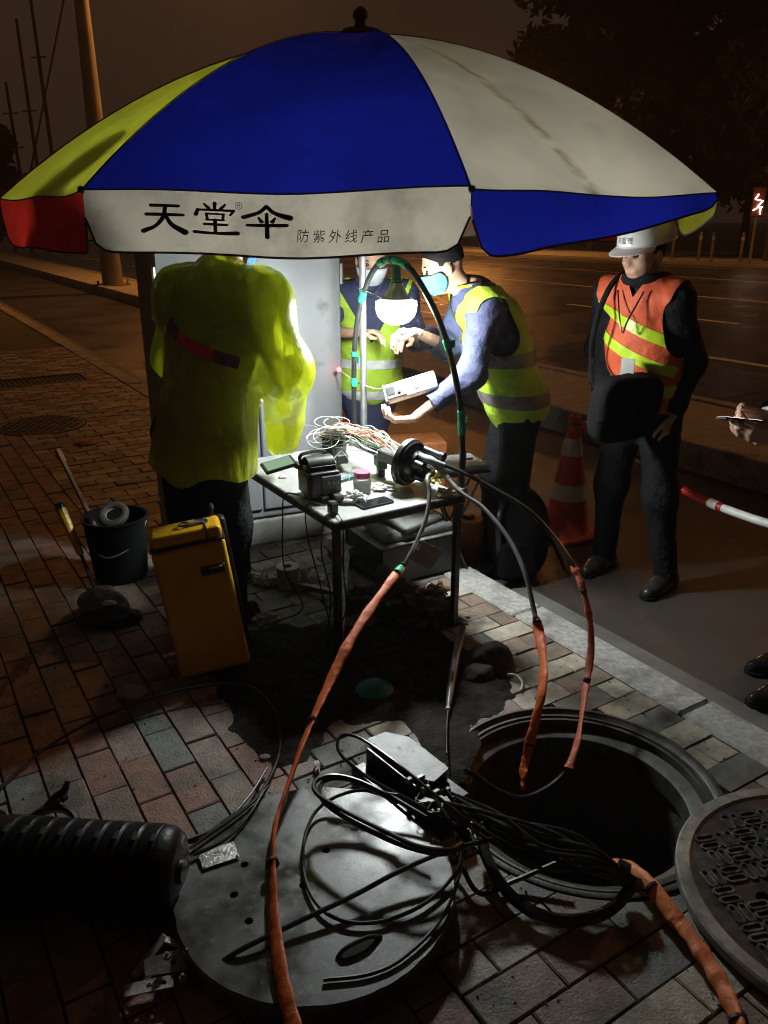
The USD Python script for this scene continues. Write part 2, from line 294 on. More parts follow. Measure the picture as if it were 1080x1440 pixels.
ROUTE = {
 'sleeve_front_lead': [(0.144, 3.1, 0.721), (0.173, 3.04, 0.688), (0.179, 2.98, 0.64), (0.166, 2.92, 0.572), (0.132, 2.86, 0.501), (0.087, 2.8, 0.435), (0.07, 2.785, 0.415)],
 'sleeve_front': [(0.079, 2.8, 0.42), (0.048, 2.726, 0.415), (-0.038, 2.556, 0.37), (-0.12, 2.383, 0.31), (-0.18, 2.251, 0.235), (-0.237, 2.081, 0.17), (-0.276, 1.889, 0.125), (-0.297, 1.746, 0.1), (-0.28, 1.583, 0.1), (-0.258, 1.435, 0.095), (-0.226, 1.307, 0.09), (-0.189, 1.199, 0.08), (-0.156, 1.116, 0.07)],
 'sleeve_mid_lead': [(0.188, 3.12, 0.736), (0.298, 3.03, 0.638), (0.392, 2.96, 0.588), (0.476, 2.84, 0.509), (0.524, 2.72, 0.42), (0.551, 2.62, 0.303), (0.555, 2.59, 0.284)],
 'sleeve_mid': [(0.554, 2.605, 0.294), (0.558, 2.57, 0.263), (0.558, 2.45, 0.202), (0.538, 2.35, 0.137), (0.505, 2.29, 0.036), (0.48, 2.25, -0.049), (0.466, 2.22, -0.098), (0.467, 2.2, -0.14)],
 'sleeve_far_lead': [(0.174, 3.14, 0.754), (0.288, 3.1, 0.706), (0.425, 3.03, 0.653), (0.558, 2.95, 0.591), (0.647, 2.88, 0.514), (0.704, 2.8, 0.444), (0.738, 2.75, 0.386)],
 'sleeve_far': [(0.718, 2.78, 0.423), (0.74, 2.72, 0.371), (0.753, 2.62, 0.28), (0.741, 2.52, 0.204), (0.7, 2.4, 0.119), (0.657, 2.27, 0.064), (0.63, 2.2, 0.03), (0.596, 2.14, -0.008)],
 'hole_loop': [(0.622, 2.196, 0.0), (0.598, 2.177, -0.05), (0.531, 2.133, -0.08), (0.443, 2.085, -0.08), (0.357, 2.058, -0.03), (0.277, 2.064, 0.03), (0.253, 2.049, 0.05)],
 'sleeve_right': [(0.639, 1.73, 0.0), (0.66, 1.669, 0.035), (0.683, 1.596, 0.05), (0.706, 1.528, 0.045), (0.729, 1.465, 0.04), (0.754, 1.372, 0.035), (0.764, 1.283, 0.03), (0.758, 1.205, 0.03), (0.741, 1.116, 0.03)],
 'grey_cable': [(0.316, 2.828, 0.14), (0.297, 2.785, 0.1), (0.267, 2.647, 0.07), (0.238, 2.484, 0.05), (0.224, 2.397, 0.04)],
 'grey_cable_thin': [(0.225, 2.405, 0.04), (0.21, 2.27, 0.05), (0.196, 2.096, 0.08)],
 'left_loop': [(-1.226, 1.85, 0.02), (-1.175, 2.01, 0.02), (-1.112, 2.182, 0.03), (-0.957, 2.352, 0.05), (-0.72, 2.497, 0.06), (-0.508, 2.536, 0.05), (-0.388, 2.403, 0.03), (-0.343, 2.176, 0.02), (-0.389, 1.928, 0.03), (-0.478, 1.794, 0.04), (-0.571, 1.734, 0.05)],
 'left_a': [(-0.372, 2.104, 0.02), (-0.405, 1.959, 0.03), (-0.464, 1.828, 0.04), (-0.561, 1.734, 0.06), (-0.643, 1.687, 0.07)],
 'left_b': [(-0.341, 1.945, 0.08), (-0.394, 1.848, 0.08), (-0.467, 1.755, 0.08), (-0.525, 1.686, 0.08)],
 'left_c': [(-0.351, 1.929, 0.08), (-0.38, 1.822, 0.08), (-0.427, 1.728, 0.08), (-0.502, 1.671, 0.08)],
 'disc_loop_a': [(0.203, 1.658, 0.13), (0.166, 1.614, 0.15), (0.089, 1.602, 0.17), (0.0, 1.648, 0.18), (-0.113, 1.727, 0.18), (-0.183, 1.789, 0.18), (-0.192, 1.836, 0.18), (-0.15, 1.864, 0.18), (-0.08, 1.858, 0.17), (0.01, 1.808, 0.16), (0.114, 1.73, 0.15)],
 'disc_loop_b': [(0.198, 1.643, 0.13), (0.144, 1.61, 0.14), (0.054, 1.615, 0.16), (-0.037, 1.659, 0.17), (-0.133, 1.734, 0.17), (-0.176, 1.795, 0.17), (-0.17, 1.849, 0.17), (-0.125, 1.867, 0.17), (-0.06, 1.852, 0.16), (0.039, 1.791, 0.15)],
 'upper_loop': [(0.23, 1.732, 0.1), (0.089, 1.821, 0.12), (-0.041, 1.889, 0.15), (-0.125, 1.956, 0.18), (-0.137, 1.997, 0.2), (-0.117, 2.014, 0.21), (-0.063, 1.976, 0.22), (0.04, 1.862, 0.22), (0.125, 1.776, 0.2), (0.225, 1.705, 0.16), (0.333, 1.658, 0.12)],
 'long_cable': [(-0.435, 1.325, 0.03), (-0.389, 1.355, 0.05), (-0.326, 1.38, 0.08), (-0.202, 1.448, 0.09), (-0.07, 1.519, 0.1), (0.036, 1.582, 0.11), (0.147, 1.634, 0.12), (0.261, 1.676, 0.12), (0.331, 1.7, 0.11)],
 'bundle_0': [(0.175, 1.78, 0.14), (0.286, 1.728, 0.14), (0.416, 1.71, 0.13), (0.53, 1.666, 0.11), (0.623, 1.618, 0.07), (0.673, 1.62, 0.04)],
 'bundle_1': [(0.177, 1.803, 0.14), (0.286, 1.73, 0.136), (0.412, 1.686, 0.126), (0.526, 1.646, 0.107), (0.623, 1.618, 0.07), (0.673, 1.62, 0.04)],
 'bundle_2': [(0.176, 1.791, 0.14), (0.285, 1.719, 0.132), (0.409, 1.667, 0.122), (0.523, 1.631, 0.104), (0.622, 1.613, 0.07), (0.672, 1.615, 0.04)],
 'bundle_3': [(0.178, 1.814, 0.14), (0.286, 1.728, 0.128), (0.408, 1.658, 0.118), (0.521, 1.623, 0.101), (0.621, 1.608, 0.07), (0.67, 1.61, 0.04)],
 'bundle_4': [(0.177, 1.797, 0.14), (0.285, 1.718, 0.124), (0.406, 1.649, 0.114), (0.519, 1.615, 0.098), (0.619, 1.604, 0.07), (0.669, 1.606, 0.04)],
 'bundle_5': [(0.176, 1.786, 0.14), (0.284, 1.711, 0.12), (0.405, 1.64, 0.11), (0.518, 1.608, 0.095), (0.618, 1.599, 0.07), (0.667, 1.601, 0.04)],
 'bundle_6': [(0.177, 1.808, 0.14), (0.286, 1.719, 0.116), (0.403, 1.631, 0.106), (0.516, 1.6, 0.092), (0.618, 1.599, 0.07), (0.667, 1.601, 0.04)],
 'bundle_7': [(0.176, 1.791, 0.14), (0.285, 1.712, 0.112), (0.403, 1.626, 0.102), (0.516, 1.596, 0.089), (0.617, 1.594, 0.07), (0.666, 1.596, 0.04)],
 'bundle_8': [(0.177, 1.803, 0.14), (0.285, 1.715, 0.108), (0.401, 1.617, 0.098), (0.514, 1.589, 0.086), (0.615, 1.59, 0.07), (0.665, 1.592, 0.04)],
 'thick_loop': [(0.268, 1.78, 0.07), (0.274, 1.696, 0.05), (0.311, 1.601, 0.035), (0.371, 1.527, 0.035), (0.454, 1.501, 0.035), (0.548, 1.525, 0.035), (0.613, 1.573, 0.045), (0.64, 1.609, 0.06)],
 'thick_loop2': [(0.193, 1.721, 0.05), (0.243, 1.604, 0.02), (0.336, 1.64, 0.02), (0.47, 1.672, 0.06)],
 'table_wire_a': [(-0.331, 3.068, 0.61), (-0.39, 2.998, 0.61), (-0.395, 2.94, 0.58)],
 'slab_loop': [(0.215, 1.667, 0.1), (0.181, 1.598, 0.085), (0.087, 1.501, 0.08), (-0.034, 1.453, 0.08), (-0.137, 1.48, 0.08), (-0.198, 1.58, 0.08), (-0.215, 1.728, 0.08), (-0.181, 1.842, 0.09), (-0.081, 1.874, 0.12), (0.04, 1.832, 0.14)],
 'slab_snake': [(0.14, 1.838, 0.13), (0.191, 1.721, 0.11), (0.193, 1.605, 0.09), (0.14, 1.47, 0.08), (0.049, 1.365, 0.076), (-0.032, 1.32, 0.075), (-0.134, 1.305, 0.075)],
}
GLYPHS = {'防':[[[(7,64),(29,64),(31,62),(29,54),(23,40),(30,28),(30,15),(27,11),(24,10),(17,10),(16,12),(16,15),(23,16),(25,20),(24,29),(21,35),(17,38),(23,58),(22,59),(14,59),(12,58),(12,-7),(7,-7)]],[[(30,54),(51,54),(48,65),(50,67),(54,67),(57,54),(76,54),(76,48),(48,47),(48,36),(71,36),(70,3),(66,-6),(51,-7),(49,-3),(49,-1),(61,-1),(63,1),(65,15),(64,30),(47,30),(45,16),(38,2),(27,-7),(23,-3),(35,8),(40,20),(42,32),(42,48),(30,48)]]],'紫':[[[(44,67),(50,67),(50,56),(68,62),(73,59),(73,57),(68,55),(50,51),(51,43),(69,43),(71,46),(71,50),(73,50),(76,49),(75,41),(71,38),(46,39),(44,41)]],[[(5,35),(3,41),(9,42),(9,61),(14,61),(14,42),(22,43),(22,67),(28,67),(28,58),(40,58),(40,53),(28,53),(28,44),(41,45),(41,41),(39,40),(42,36),(32,31),(32,29),(46,30),(54,36),(58,32),(50,26),(31,18),(31,16),(57,18),(53,24),(58,26),(68,18),(75,11),(75,9),(70,7),(63,14),(44,12),(43,-5),(40,-7),(28,-7),(26,-2),(38,-2),(38,12),(11,9),(10,15),(31,22),(31,24),(25,24),(15,22),(14,28),(18,28),(28,33),(33,36),(35,40)]],[[(51,7),(53,9),(57,9),(72,0),(74,-3),(68,-5)]],[[(5,-3),(22,9),(28,7),(19,-1),(10,-6)]]],'外':[[[(49,-7),(49,67),(55,67),(55,42),(59,42),(65,37),(77,24),(72,20),(55,36),(55,-7)]],[[(3,-2),(14,5),(26,20),(13,32),(18,35),(28,28),(32,34),(35,49),(20,49),(10,29),(7,28),(3,31),(13,47),(18,67),(23,67),(24,62),(22,55),(42,54),(39,36),(34,22),(25,7),(10,-6),(7,-6)]]],'线':[[[(31,-2),(31,0),(42,3),(53,9),(50,27),(34,25),(33,30),(48,33),(48,44),(36,42),(35,48),(47,50),(47,67),(53,67),(53,51),(66,53),(73,52),(73,48),(57,46),(53,44),(54,35),(75,38),(74,32),(58,30),(55,29),(55,27),(59,15),(66,20),(70,27),(76,25),(74,21),(61,7),(63,2),(67,-1),(71,-1),(72,7),(77,5),(77,1),(74,-6),(72,-7),(63,-6),(57,0),(55,4),(35,-6)]],[[(57,62),(58,65),(62,65),(71,60),(71,58),(67,55)]],[[(5,34),(4,40),(6,40),(10,46),(19,67),(24,65),(23,59),(13,41),(22,41),(27,50),(32,48),(29,41),(17,24),(22,23),(31,25),(31,20),(6,14),(5,20),(13,27),(18,35)]],[[(5,4),(30,11),(32,8),(31,5),(8,-2),(5,-2)]]],'产':[[[(3,-4),(9,11),(10,37),(27,38),(25,44),(21,48),(24,52),(9,52),(9,58),(38,58),(34,65),(37,67),(41,67),(46,58),(72,58),(72,52),(56,52),(56,50),(61,49),(61,47),(56,38),(74,37),(74,31),(16,31),(16,15),(13,1),(9,-7),(6,-7)],[(27,51),(33,41),(31,37),(48,37),(55,51)]]],'品':[[[(44,-7),(44,28),(74,28),(74,-7),(68,-7),(67,-3),(51,-3),(50,-7)],[(50,4),(68,3),(68,22),(50,22)]],[[(18,63),(62,64),(62,37),(18,37)],[(25,58),(24,43),(56,43),(56,58)]],[[(7,28),(35,28),(35,-7),(30,-7),(28,-3),(13,-3),(12,-7),(7,-7)],[(12,4),(29,3),(29,22),(12,22)]]],'市':[[[(4,49),(4,55),(38,55),(33,66),(38,68),(40,67),(45,55),(76,55),(76,49),(43,48),(43,38),(69,38),(68,4),(63,2),(51,2),(49,7),(63,9),(63,32),(43,32),(43,-7),(37,-7),(37,32),(19,32),(18,2),(12,2),(12,38),(37,38),(37,48)]]],'监':[[[(4,-5),(4,0),(11,0),(13,1),(13,23),(68,23),(68,0),(77,0),(77,-5)],[(61,0),(62,18),(51,18),(51,0)],[(35,1),(44,0),(46,1),(46,18),(35,18)],[(18,2),(20,0),(29,0),(29,18),(18,18)]],[[(35,36),(45,53),(49,67),(55,66),(52,56),(76,56),(76,51),(50,51),(40,33)]],[[(51,41),(56,45),(71,31),(66,28)]],[[(25,67),(31,67),(31,28),(25,28)]],[[(10,64),(16,64),(16,31),(10,31)]]],'理':[[[(25,-4),(25,1),(50,2),(50,12),(32,12),(32,17),(48,17),(50,19),(50,27),(33,27),(33,63),(74,63),(74,27),(56,27),(56,18),(75,17),(75,12),(56,12),(56,2),(77,1),(77,-5)],[(56,33),(68,32),(68,43),(56,43)],[(56,49),(68,48),(68,58),(56,58)],[(38,33),(50,32),(50,43),(38,43)],[(38,49),(50,48),(50,58),(38,58)]],[[(3,7),(14,12),(14,33),(4,33),(5,39),(14,39),(14,55),(4,56),(4,62),(28,62),(29,56),(19,55),(19,39),(27,39),(27,33),(19,33),(19,14),(22,13),(28,15),(29,9),(5,1)]]]}
# ------------------------------------------------------------------ the setting
asphalt = M('asphalt', (0.07, 0.065, 0.06), 0.46, color2=(0.036, 0.034, 0.031), scale=1.3, bump=0.5, bscale=130, bdist=0.012, rough2=0.22, space='world', stain=((0.04, 0.028, 0.027), 0.5, 0.5, 0.62))
ground_m = M('ground_soil', (0.05, 0.045, 0.038), 0.9, scale=0.6, bump=0.4, bscale=20, space='world')
line_m = M('road_paint', (0.62, 0.6, 0.55), 0.45, scale=6, var=(0.3, 0.5), color2=(0.3, 0.28, 0.25), space='world')
bed_m = M('paving_sand', (0.11, 0.10, 0.075), 0.95, color2=(0.05, 0.048, 0.03), scale=9, bump=0.6, bscale=150, space='world')
kerb_m = M('kerb_granite', (0.40, 0.39, 0.36), 0.75, color2=(0.24, 0.235, 0.22), scale=45, bump=0.5, bscale=120, bdist=0.006, stain=((0.13, 0.125, 0.11), 4.0, 0.5, 0.66), space='world')
iron_m = M('cast_iron', (0.085, 0.08, 0.072), 0.5, metallic=0.35, color2=(0.04, 0.037, 0.034), scale=30, bump=0.35, bscale=140, bdist=0.004, rough2=0.32)
iron_rim = M('worn_iron', (0.13, 0.126, 0.115), 0.5, metallic=0.3, color2=(0.04, 0.038, 0.034), scale=13, bump=0.4, bscale=110, bdist=0.004)
concrete = M('concrete', (0.36, 0.35, 0.33), 0.85, color2=(0.26, 0.25, 0.235), scale=10, bump=0.4, bscale=90, bdist=0.006)
bark = M('bark', (0.06, 0.045, 0.035), 0.9, bump=0.8, bscale=30)
leaf_m = [M('leaf_dark', (0.022, 0.032, 0.012), 0.7, color2=(0.012, 0.02, 0.008), scale=0.8, translucent=0.25),
          M('leaf_olive', (0.04, 0.048, 0.018), 0.7, color2=(0.02, 0.028, 0.01), scale=0.8, translucent=0.25)]
galv = M('galvanised_steel', (0.33, 0.32, 0.31), 0.45, metallic=0.7, scale=8, rough2=0.3)
pole_m = M('pole_paint', (0.30, 0.27, 0.24), 0.55, scale=2, bump=0.15, bscale=30)
MH = np.array([0.605, 2.035])                                       # the open manhole
def kpoly(a0, a1, b0, b1): return Polygon([K(a0, b0)[:2], K(a0, b1)[:2], K(a1, b1)[:2], K(a1, b0)[:2]])
hole = Point(*MH).buffer(0.38, 24)

g = thing('ground', 'dark bare ground stretching to the horizon', 'ground', kind='structure')
part(g, 'soil', sheet(Polygon([(-500, -200), (500, -200), (500, 900), (-500, 900)]).difference(hole), -0.135), ground_m, False)
rd = thing('road', 'wet dark asphalt road with pale lane lines beyond the kerb', 'road', kind='structure')
part(rd, 'carriageway', sheet(kpoly(-40, 260, 2.30, 30.2), -0.12), asphalt, False)
for b, dashes in ((9.7, [(-14 + 9 * i, -9.5 + 9 * i) for i in range(11)]), (13.4, [(-16.6 + 8.6 * i, -12.2 + 8.6 * i) for i in range(14)]), (17.6, [(-38, 250)]), (23.4, [(-38, 250)]), (28.9, [(-38, 250)])):
    for a0, a1 in dashes: part(rd, 'lane_line', sheet(kpoly(a0, a1, b - 0.075, b + 0.075), -0.116), line_m, False)
wetp = M('wet_patch', (0.06, 0.055, 0.05), 0.42, color2=(0.03, 0.028, 0.026), scale=2.2, bump=0.5, bscale=110, bdist=0.010, rough2=0.14, space='world', spec=.7)
for q in ((5.2, 10.4, 7.3, 9.3), (14.5, 19.0, 10.2, 12.6), (1.5, 4.4, 10.0, 12.9)): part(rd, 'repair_patch', sheet(kpoly(*q), -0.1165), wetp, False)
part(rd, 'edge_line', sheet(kpoly(-38, 120, 6.75, 6.87), -0.116), line_m, False)
fp = thing('far_pavement', 'unlit pavement strip along the far side of the road', 'pavement', kind='structure')
part(fp, 'slab', extrude(kpoly(-40, 260, 30.2, 36.0), 0.12, -0.12), concrete, False)

# kerb
kb = thing('kerb', 'pale granite kerb between the brick pavement and the asphalt', 'kerb', kind='structure')
rng = random.Random(4)
for i in range(46):
    a0 = -3.0 + i * 0.9
    m = cbox(0.892, 0.17, 0.22, 0.008); m.apply_translation((0, 0, -0.106))
    m.apply_transform(frame(K(a0 + 0.45, 2.265 + rng.uniform(-.004, .004), rng.uniform(-.003, .004)), *[np.array([*A2, 0]), np.array([-A2[1], A2[0], 0]), np.array([0, 0, 1])]))
    part(kb, 'kerb_stone', m, kerb_m, 25)
gt = thing('gutter', 'smooth concrete gutter strip at the foot of the kerb', 'gutter', kind='structure')
part(gt, 'strip', sheet(kpoly(-6, 60, 2.352, 2.60), -0.114), M('gutter_cement', (0.15, 0.145, 0.13), 0.7, color2=(0.09, 0.085, 0.08), scale=5, bump=0.4, bscale=110, space='world'), False)

# raised median between cycle lane and carriageway
md = thing('median', 'raised kerbed median strip between the cycle lane and the carriageway', 'median', kind='structure')
part(md, 'top', extrude(kpoly(-12, 80, 5.16, 6.34), 0.20, -0.12), concrete, False)
for i in range(64):
    a0 = -9.0 + i * 1.2
    for b in (5.08, 6.42):
        m = cbox(1.19, 0.15, 0.24, 0.02); m.apply_transform(frame(K(a0 + 0.6, b, -0.02), np.array([*A2, 0]), np.array([-A2[1], A2[0], 0]), np.array([0, 0, 1])))
        part(md, 'kerb_stone', m, kerb_m, 25)

# brick pavement
pv = thing('pavement', 'brick pavement of reddish and grey pavers in running bond', 'pavement', kind='structure')
part(pv, 'bed', extrude(kpoly(-6, 70, -16, 2.178).difference(hole), 0.20, -0.213), bed_m, False)
brick_ms = [M(f'brick_{n}', c, 0.72, color2=tuple(x * 0.62 for x in c), scale=26, var=(0.3, 0.72), bump=0.6, bscale=110, bdist=0.006, rough2=0.5, space='world',
              stain=((0.055, 0.056, 0.042), 4.2, 0.47, 0.66)) for n, c in (('red', (0.25, 0.125, 0.088)), ('rose', (0.25, 0.175, 0.145)), ('buff', (0.40, 0.355, 0.28)), ('grey', (0.165, 0.17, 0.16)), ('brown', (0.23, 0.16, 0.12)))]
GR_A, GR_B = np.array([-2.95, 6.72]), np.array([-3.80, 8.78])     # round cover and grate far left
cuts = Point(*MH).buffer(0.438, 20).union(Point(*GR_A).buffer(0.37, 20)).union(affinity.translate(affinity.rotate(shapely.box(-0.50, -0.27, 0.50, 0.27), RAW, origin=(0, 0)), *GR_B))
DISC = np.array([-0.175, 1.60])
def brick_mesh(poly, r):
    tilt = np.array([r.uniform(-.016, .016), r.uniform(-.016, .016)]); dz = r.uniform(-.0045, .0025); c = np.array(poly.centroid.coords[0])
    if len(poly.exterior.coords) == 5:
        q = np.array(shapely.geometry.polygon.orient(poly).exterior.coords[:-1]); k = q + (c - q) / np.linalg.norm(c - q, axis=1)[:, None] * r.uniform(.003, .006)
        q = q + np.array([[r.uniform(-.0018, .0018), r.uniform(-.0018, .0018)] for _ in range(4)])
        v = np.vstack([np.c_[q, np.full(4, -0.03)], np.c_[q, np.full(4, -0.0035)], np.c_[k, np.zeros(4)]]); f = [(8, 9, 10), (8, 10, 11)]
        for o in (0, 4):
            for j in range(4): n = (j + 1) % 4; f += [(o + j, o + n, o + 4 + n), (o + j, o + 4 + n, o + 4 + j)]
        m = trimesh.Trimesh(v, f, process=False)
    else:
        m = extrude(poly, 0.03, -0.03)
    v = np.array(m.vertices); v[:, 2] += dz + (v[:, :2] - c) @ tilt; m.vertices = v; return m
bricks, rb = [], random.Random(11)
def lay(a0, a1, b0, b1, along_a):
    L, W, J = 0.222, 0.110, 0.0055
    lo, hi = ((b0, b1), (a0, a1)) if along_a else ((a0, a1), (b0, b1))
    for i in range(int((lo[1] - lo[0]) / W)):
        r0 = lo[0] + i * W; off = (i % 2) * L / 2 + rb.uniform(-.008, .008)
        for j in range(-1, int((hi[1] - hi[0]) / L) + 1):
            s0, s1 = max(hi[0] + j * L + off, hi[0]), min(hi[0] + (j + 1) * L + off, hi[1])
            if s1 - s0 < 0.03: continue
            p = (s0 + J / 2, s1 - J / 2, r0 + J / 2, r0 + W - J / 2) if along_a else (r0 + J / 2, r0 + W - J / 2, s0 + J / 2, s1 - J / 2)
            q = kpoly(*p)
            if q.intersects(cuts): q = q.difference(cuts)
            if q.area < 0.002: continue
            for gg in getattr(q, 'geoms', [q]):
                if gg.area > 0.002: bricks.append((gg, rb.random(), rb.choice((2, 2, 2, 3, 3, 4, 4, 1)) if not along_a else rb.choice((0, 0, 0, 1, 1, 4, 4, 3))))
lay(-1.5, 12.0, 0.85 - 58 * 0.11, 0.8501, True)
lay(-1.5, 12.0, 0.85, 2.175, False)
def seen_size(p):
    x, y = p.centroid.coords[0]; d = y * 0.94 + 1.65 * 0.342
    u, v = 540 + 1124 * x / max(d, .1), 720 - 1124 * (y * 0.342 - 1.65 * 0.94) / max(d, .1)
    if d < 0.8 or not (-40 < u < 1120 and v < 1490): return 0
    if np.hypot(x - DISC[0], y - DISC[1]) < 0.30: return 0
    return p.area / d ** 3
order = sorted(range(len(bricks)), key=lambda i: -seen_size(bricks[i][0]))
rest = [[] for _ in brick_ms]
for n, i in enumerate(order):
    p, r, c = bricks[i]; m = brick_mesh(p, random.Random(i))
    if n < 300: part(pv, 'brick', m, brick_ms[c], 20)
    else: rest[c].append(m)
for c, ms in enumerate(rest): part(pv, 'brick_field', ms, brick_ms[c], False, kind='stuff')

# open manhole
mh = thing('manhole', 'open round manhole with a stepped iron rim in the bricks', 'manhole', (*MH, 0))
part(mh, 'frame', put(lathe([(0.434, -0.05), (0.434, 0.003), (0.428, 0.006), (0.420, 0.006), (0.416, -0.002), (0.407, -0.010), (0.402, -0.006), (0.394, -0.006), (0.388, -0.040), (0.350, -0.05), (0.336, -0.056), (0.332, -0.065), (0.332, -0.12), (0.345, -0.13)], 72), (*MH, 0)), iron_rim, 30)
part(mh, 'shaft', put(lathe([(0.345, -0.10), (0.35, -0.4), (0.43, -0.6), (0.43, -1.9), (0, -1.9)], 48), (*MH, 0)), M('shaft_wall', (0.11, 0.10, 0.09), 0.9, bump=0.6, bscale=40, scale=8), 30)
for k in range(3):
    a = 2.2; p = MH + 0.40 * np.array([math.cos(a), math.sin(a)])
    part(mh, 'rung', tube([(p[0] - .1, p[1] + .02, -0.35 - .32 * k), (p[0] - .02, p[1] - .08, -0.35 - .32 * k), (p[0] + .12, p[1] + .08, -0.35 - .32 * k)], 0.009, 8, smooth=False), iron_m)

# its cover lying to the right
CV = np.array([1.17, 1.58])
cv = thing('manhole_cover', 'round dark iron manhole cover with slotted tread lying beside the open hole', 'manhole cover', (*CV, 0.012), 12)
disc = Point(0, 0).buffer(0.398, 64).difference(affinity.translate(affinity.rotate(shapely.box(-.018, -.011, .018, .011).union(Point(0, 0).buffer(.017)), 20), -0.205, 0.035))
part(cv, 'plate', extrude(disc.intersection(Point(0, 0).buffer(0.365, 64)), 0.026), iron_m, False, world=False)
part(cv, 'rim', lathe([(0.366, 0.0), (0.402, 0.0), (0.405, 0.006), (0.405, 0.026), (0.400, 0.032), (0.370, 0.032), (0.364, 0.027), (0.366, 0.0)], 96), M('cover_rim', (0.40, 0.39, 0.35), 0.5, metallic=.25, color2=(.13, .127, .115), scale=16, bump=.4, bscale=110, bdist=.004), 30, world=False)
tread_m = M('tread_iron', (0.32, 0.31, 0.28), 0.28, metallic=.55, color2=(.07, .066, .06), scale=40)
pill = LineString([(-0.017, 0), (0.017, 0)])
pill = pill.buffer(0.0125, 5).difference(pill.buffer(0.0065, 4))
pill_m = extrude(pill, 0.0055, 0.0255)
cell = 0.0585
for i in range(-7, 8):
    for j in range(-7, 8):
        c = np.array([i * cell, j * cell])
        if np.hypot(*c) > 0.335 or np.hypot(c[0] + 0.205, c[1] - 0.035) < 0.042: continue
        for s in (-1, 1):
            v = (i + j) % 2
            part(cv, 'tread', put(pill_m, (c[0] + (s * 0.0145 if v else 0), c[1] + (0 if v else s * 0.0145), 0), 90 if v else 0), tread_m, False, world=False)

# round cover and grate on the far-left pavement
rc = thing('round_drain_cover', 'small round studded iron cover set in the bricks at the left', 'manhole cover', (*GR_A, 0))
part(rc, 'plate', put(lathe([(0.36, -0.03), (0.36, 0.002), (0.33, 0.004), (0.325, 0.0), (0, 0.0)], 40), (*GR_A, 0)), iron_m, 30)
for i in range(-5, 6):
    for j in range(-5, 6):
        if math.hypot(i, j) < 5.3: part(rc, 'stud', put(lathe([(0.022, 0), (0.016, 0.009), (0, 0.010)], 8), (GR_A[0] + i * 0.058, GR_A[1] + j * 0.058, 0.0)), iron_rim, 40)
gr = thing('drain_grate', 'rectangular barred iron grate in the pavement behind the round cover', 'grate', (*GR_B, 0), RAW)
part(gr, 'frame', [put(cbox(1.0, 0.04, 0.04, .004), (0, s * .25, -.018)) for s in (-1, 1)] + [put(cbox(0.04, 0.46, 0.04, .004), (s * .48, 0, -.018)) for s in (-1, 1)], iron_rim, False, world=False)
for i in range(17): part(gr, 'grate_bar', put(cbox(0.026, 0.45, 0.03, .003), (-.42 + i * .0525, 0, -.02)), iron_m, False, world=False)
part(gr, 'pan', put(cbox(0.92, 0.46, 0.01, .002), (0, 0, -.10)), bed_m, False, world=False)

# street lamps
sodium = glow('sodium_lens', (1.0, 0.36, 0.075), SODIUM * 0.75)
def street_lamp(loc, to, label, arm=3.0, h=8.6, r=0.17, lens=None):
    t = thing('street_lamp', label, 'street lamp', loc, group=None); x, y, z = loc; d = np.array([*to, 0.0])
    P = lambda s, zz: np.array([x, y, z]) + d * s + np.array([0, 0, zz])
    part(t, 'pole', put(lathe([(r * 1.05, 0), (r * 1.05, 0.5), (r, 0.55), (r * 0.55, h), (0, h)], 24), loc), pole_m, 40)
    part(t, 'base_plate', put(lathe([(r * 1.9, 0), (r * 1.9, 0.03), (0, 0.03)], 24), loc), galv, 30)
    for k in range(4):
        a = k * math.pi / 2 + .4; part(t, 'bolt', put(lathe([(.028, 0), (.028, .08), (0, .085)], 8), (x + r * 1.5 * math.cos(a), y + r * 1.5 * math.sin(a), z + .03)), galv, 30)
    part(t, 'arm', tube([P(0, h - .3), P(.25, h + .25), P(1.0, h + .55), P(arm, h + .75)], [.07, .06, .05, .04], 10), pole_m)
    hd = lathe([(0, 0), (.13, .0), (.16, .05), (.14, .12), (0, .15)], 20); hd.apply_scale((2.6, 1, 1)); hd.apply_transform(frame(P(arm + .3, h + .68), d, np.cross((0, 0, 1), d), np.array([0, 0, 1.0])))
    ln = lathe([(0, -.045), (.08, -.03), (.11, -.002), (0, -.002)], 20); ln.apply_scale((2.6, 1, 1)); ln.apply_transform(frame(P(arm + .3, h + .68), d, np.cross((0, 0, 1), d), np.array([0, 0, 1.0])))
    head = part(t, 'lamp_head', hd, galv, 40); part(head, 'lens', ln, lens or sodium, 40)
    return t
street_lamp(tuple(K(22.1, 5.47, 0.08)), B2, 'thick street lamp pole standing on the median at the left behind the umbrella', arm=3.6, h=8.8, r=0.245)
street_lamp(tuple(K(5.5, 31.2, 0.0)), -B2, 'street lamp standing on the far pavement out to the right', arm=4.0, h=9.5, lens=glow('sodium_lens_bright', (1.0, 0.36, 0.075), SODIUM * 1.05))
street_lamp(tuple(K(37, 31.2, 0.0)), -B2, 'street lamp on the far pavement hidden behind the umbrella', arm=3.0, h=7.2, lens=MATS['sodium_lens_bright'])

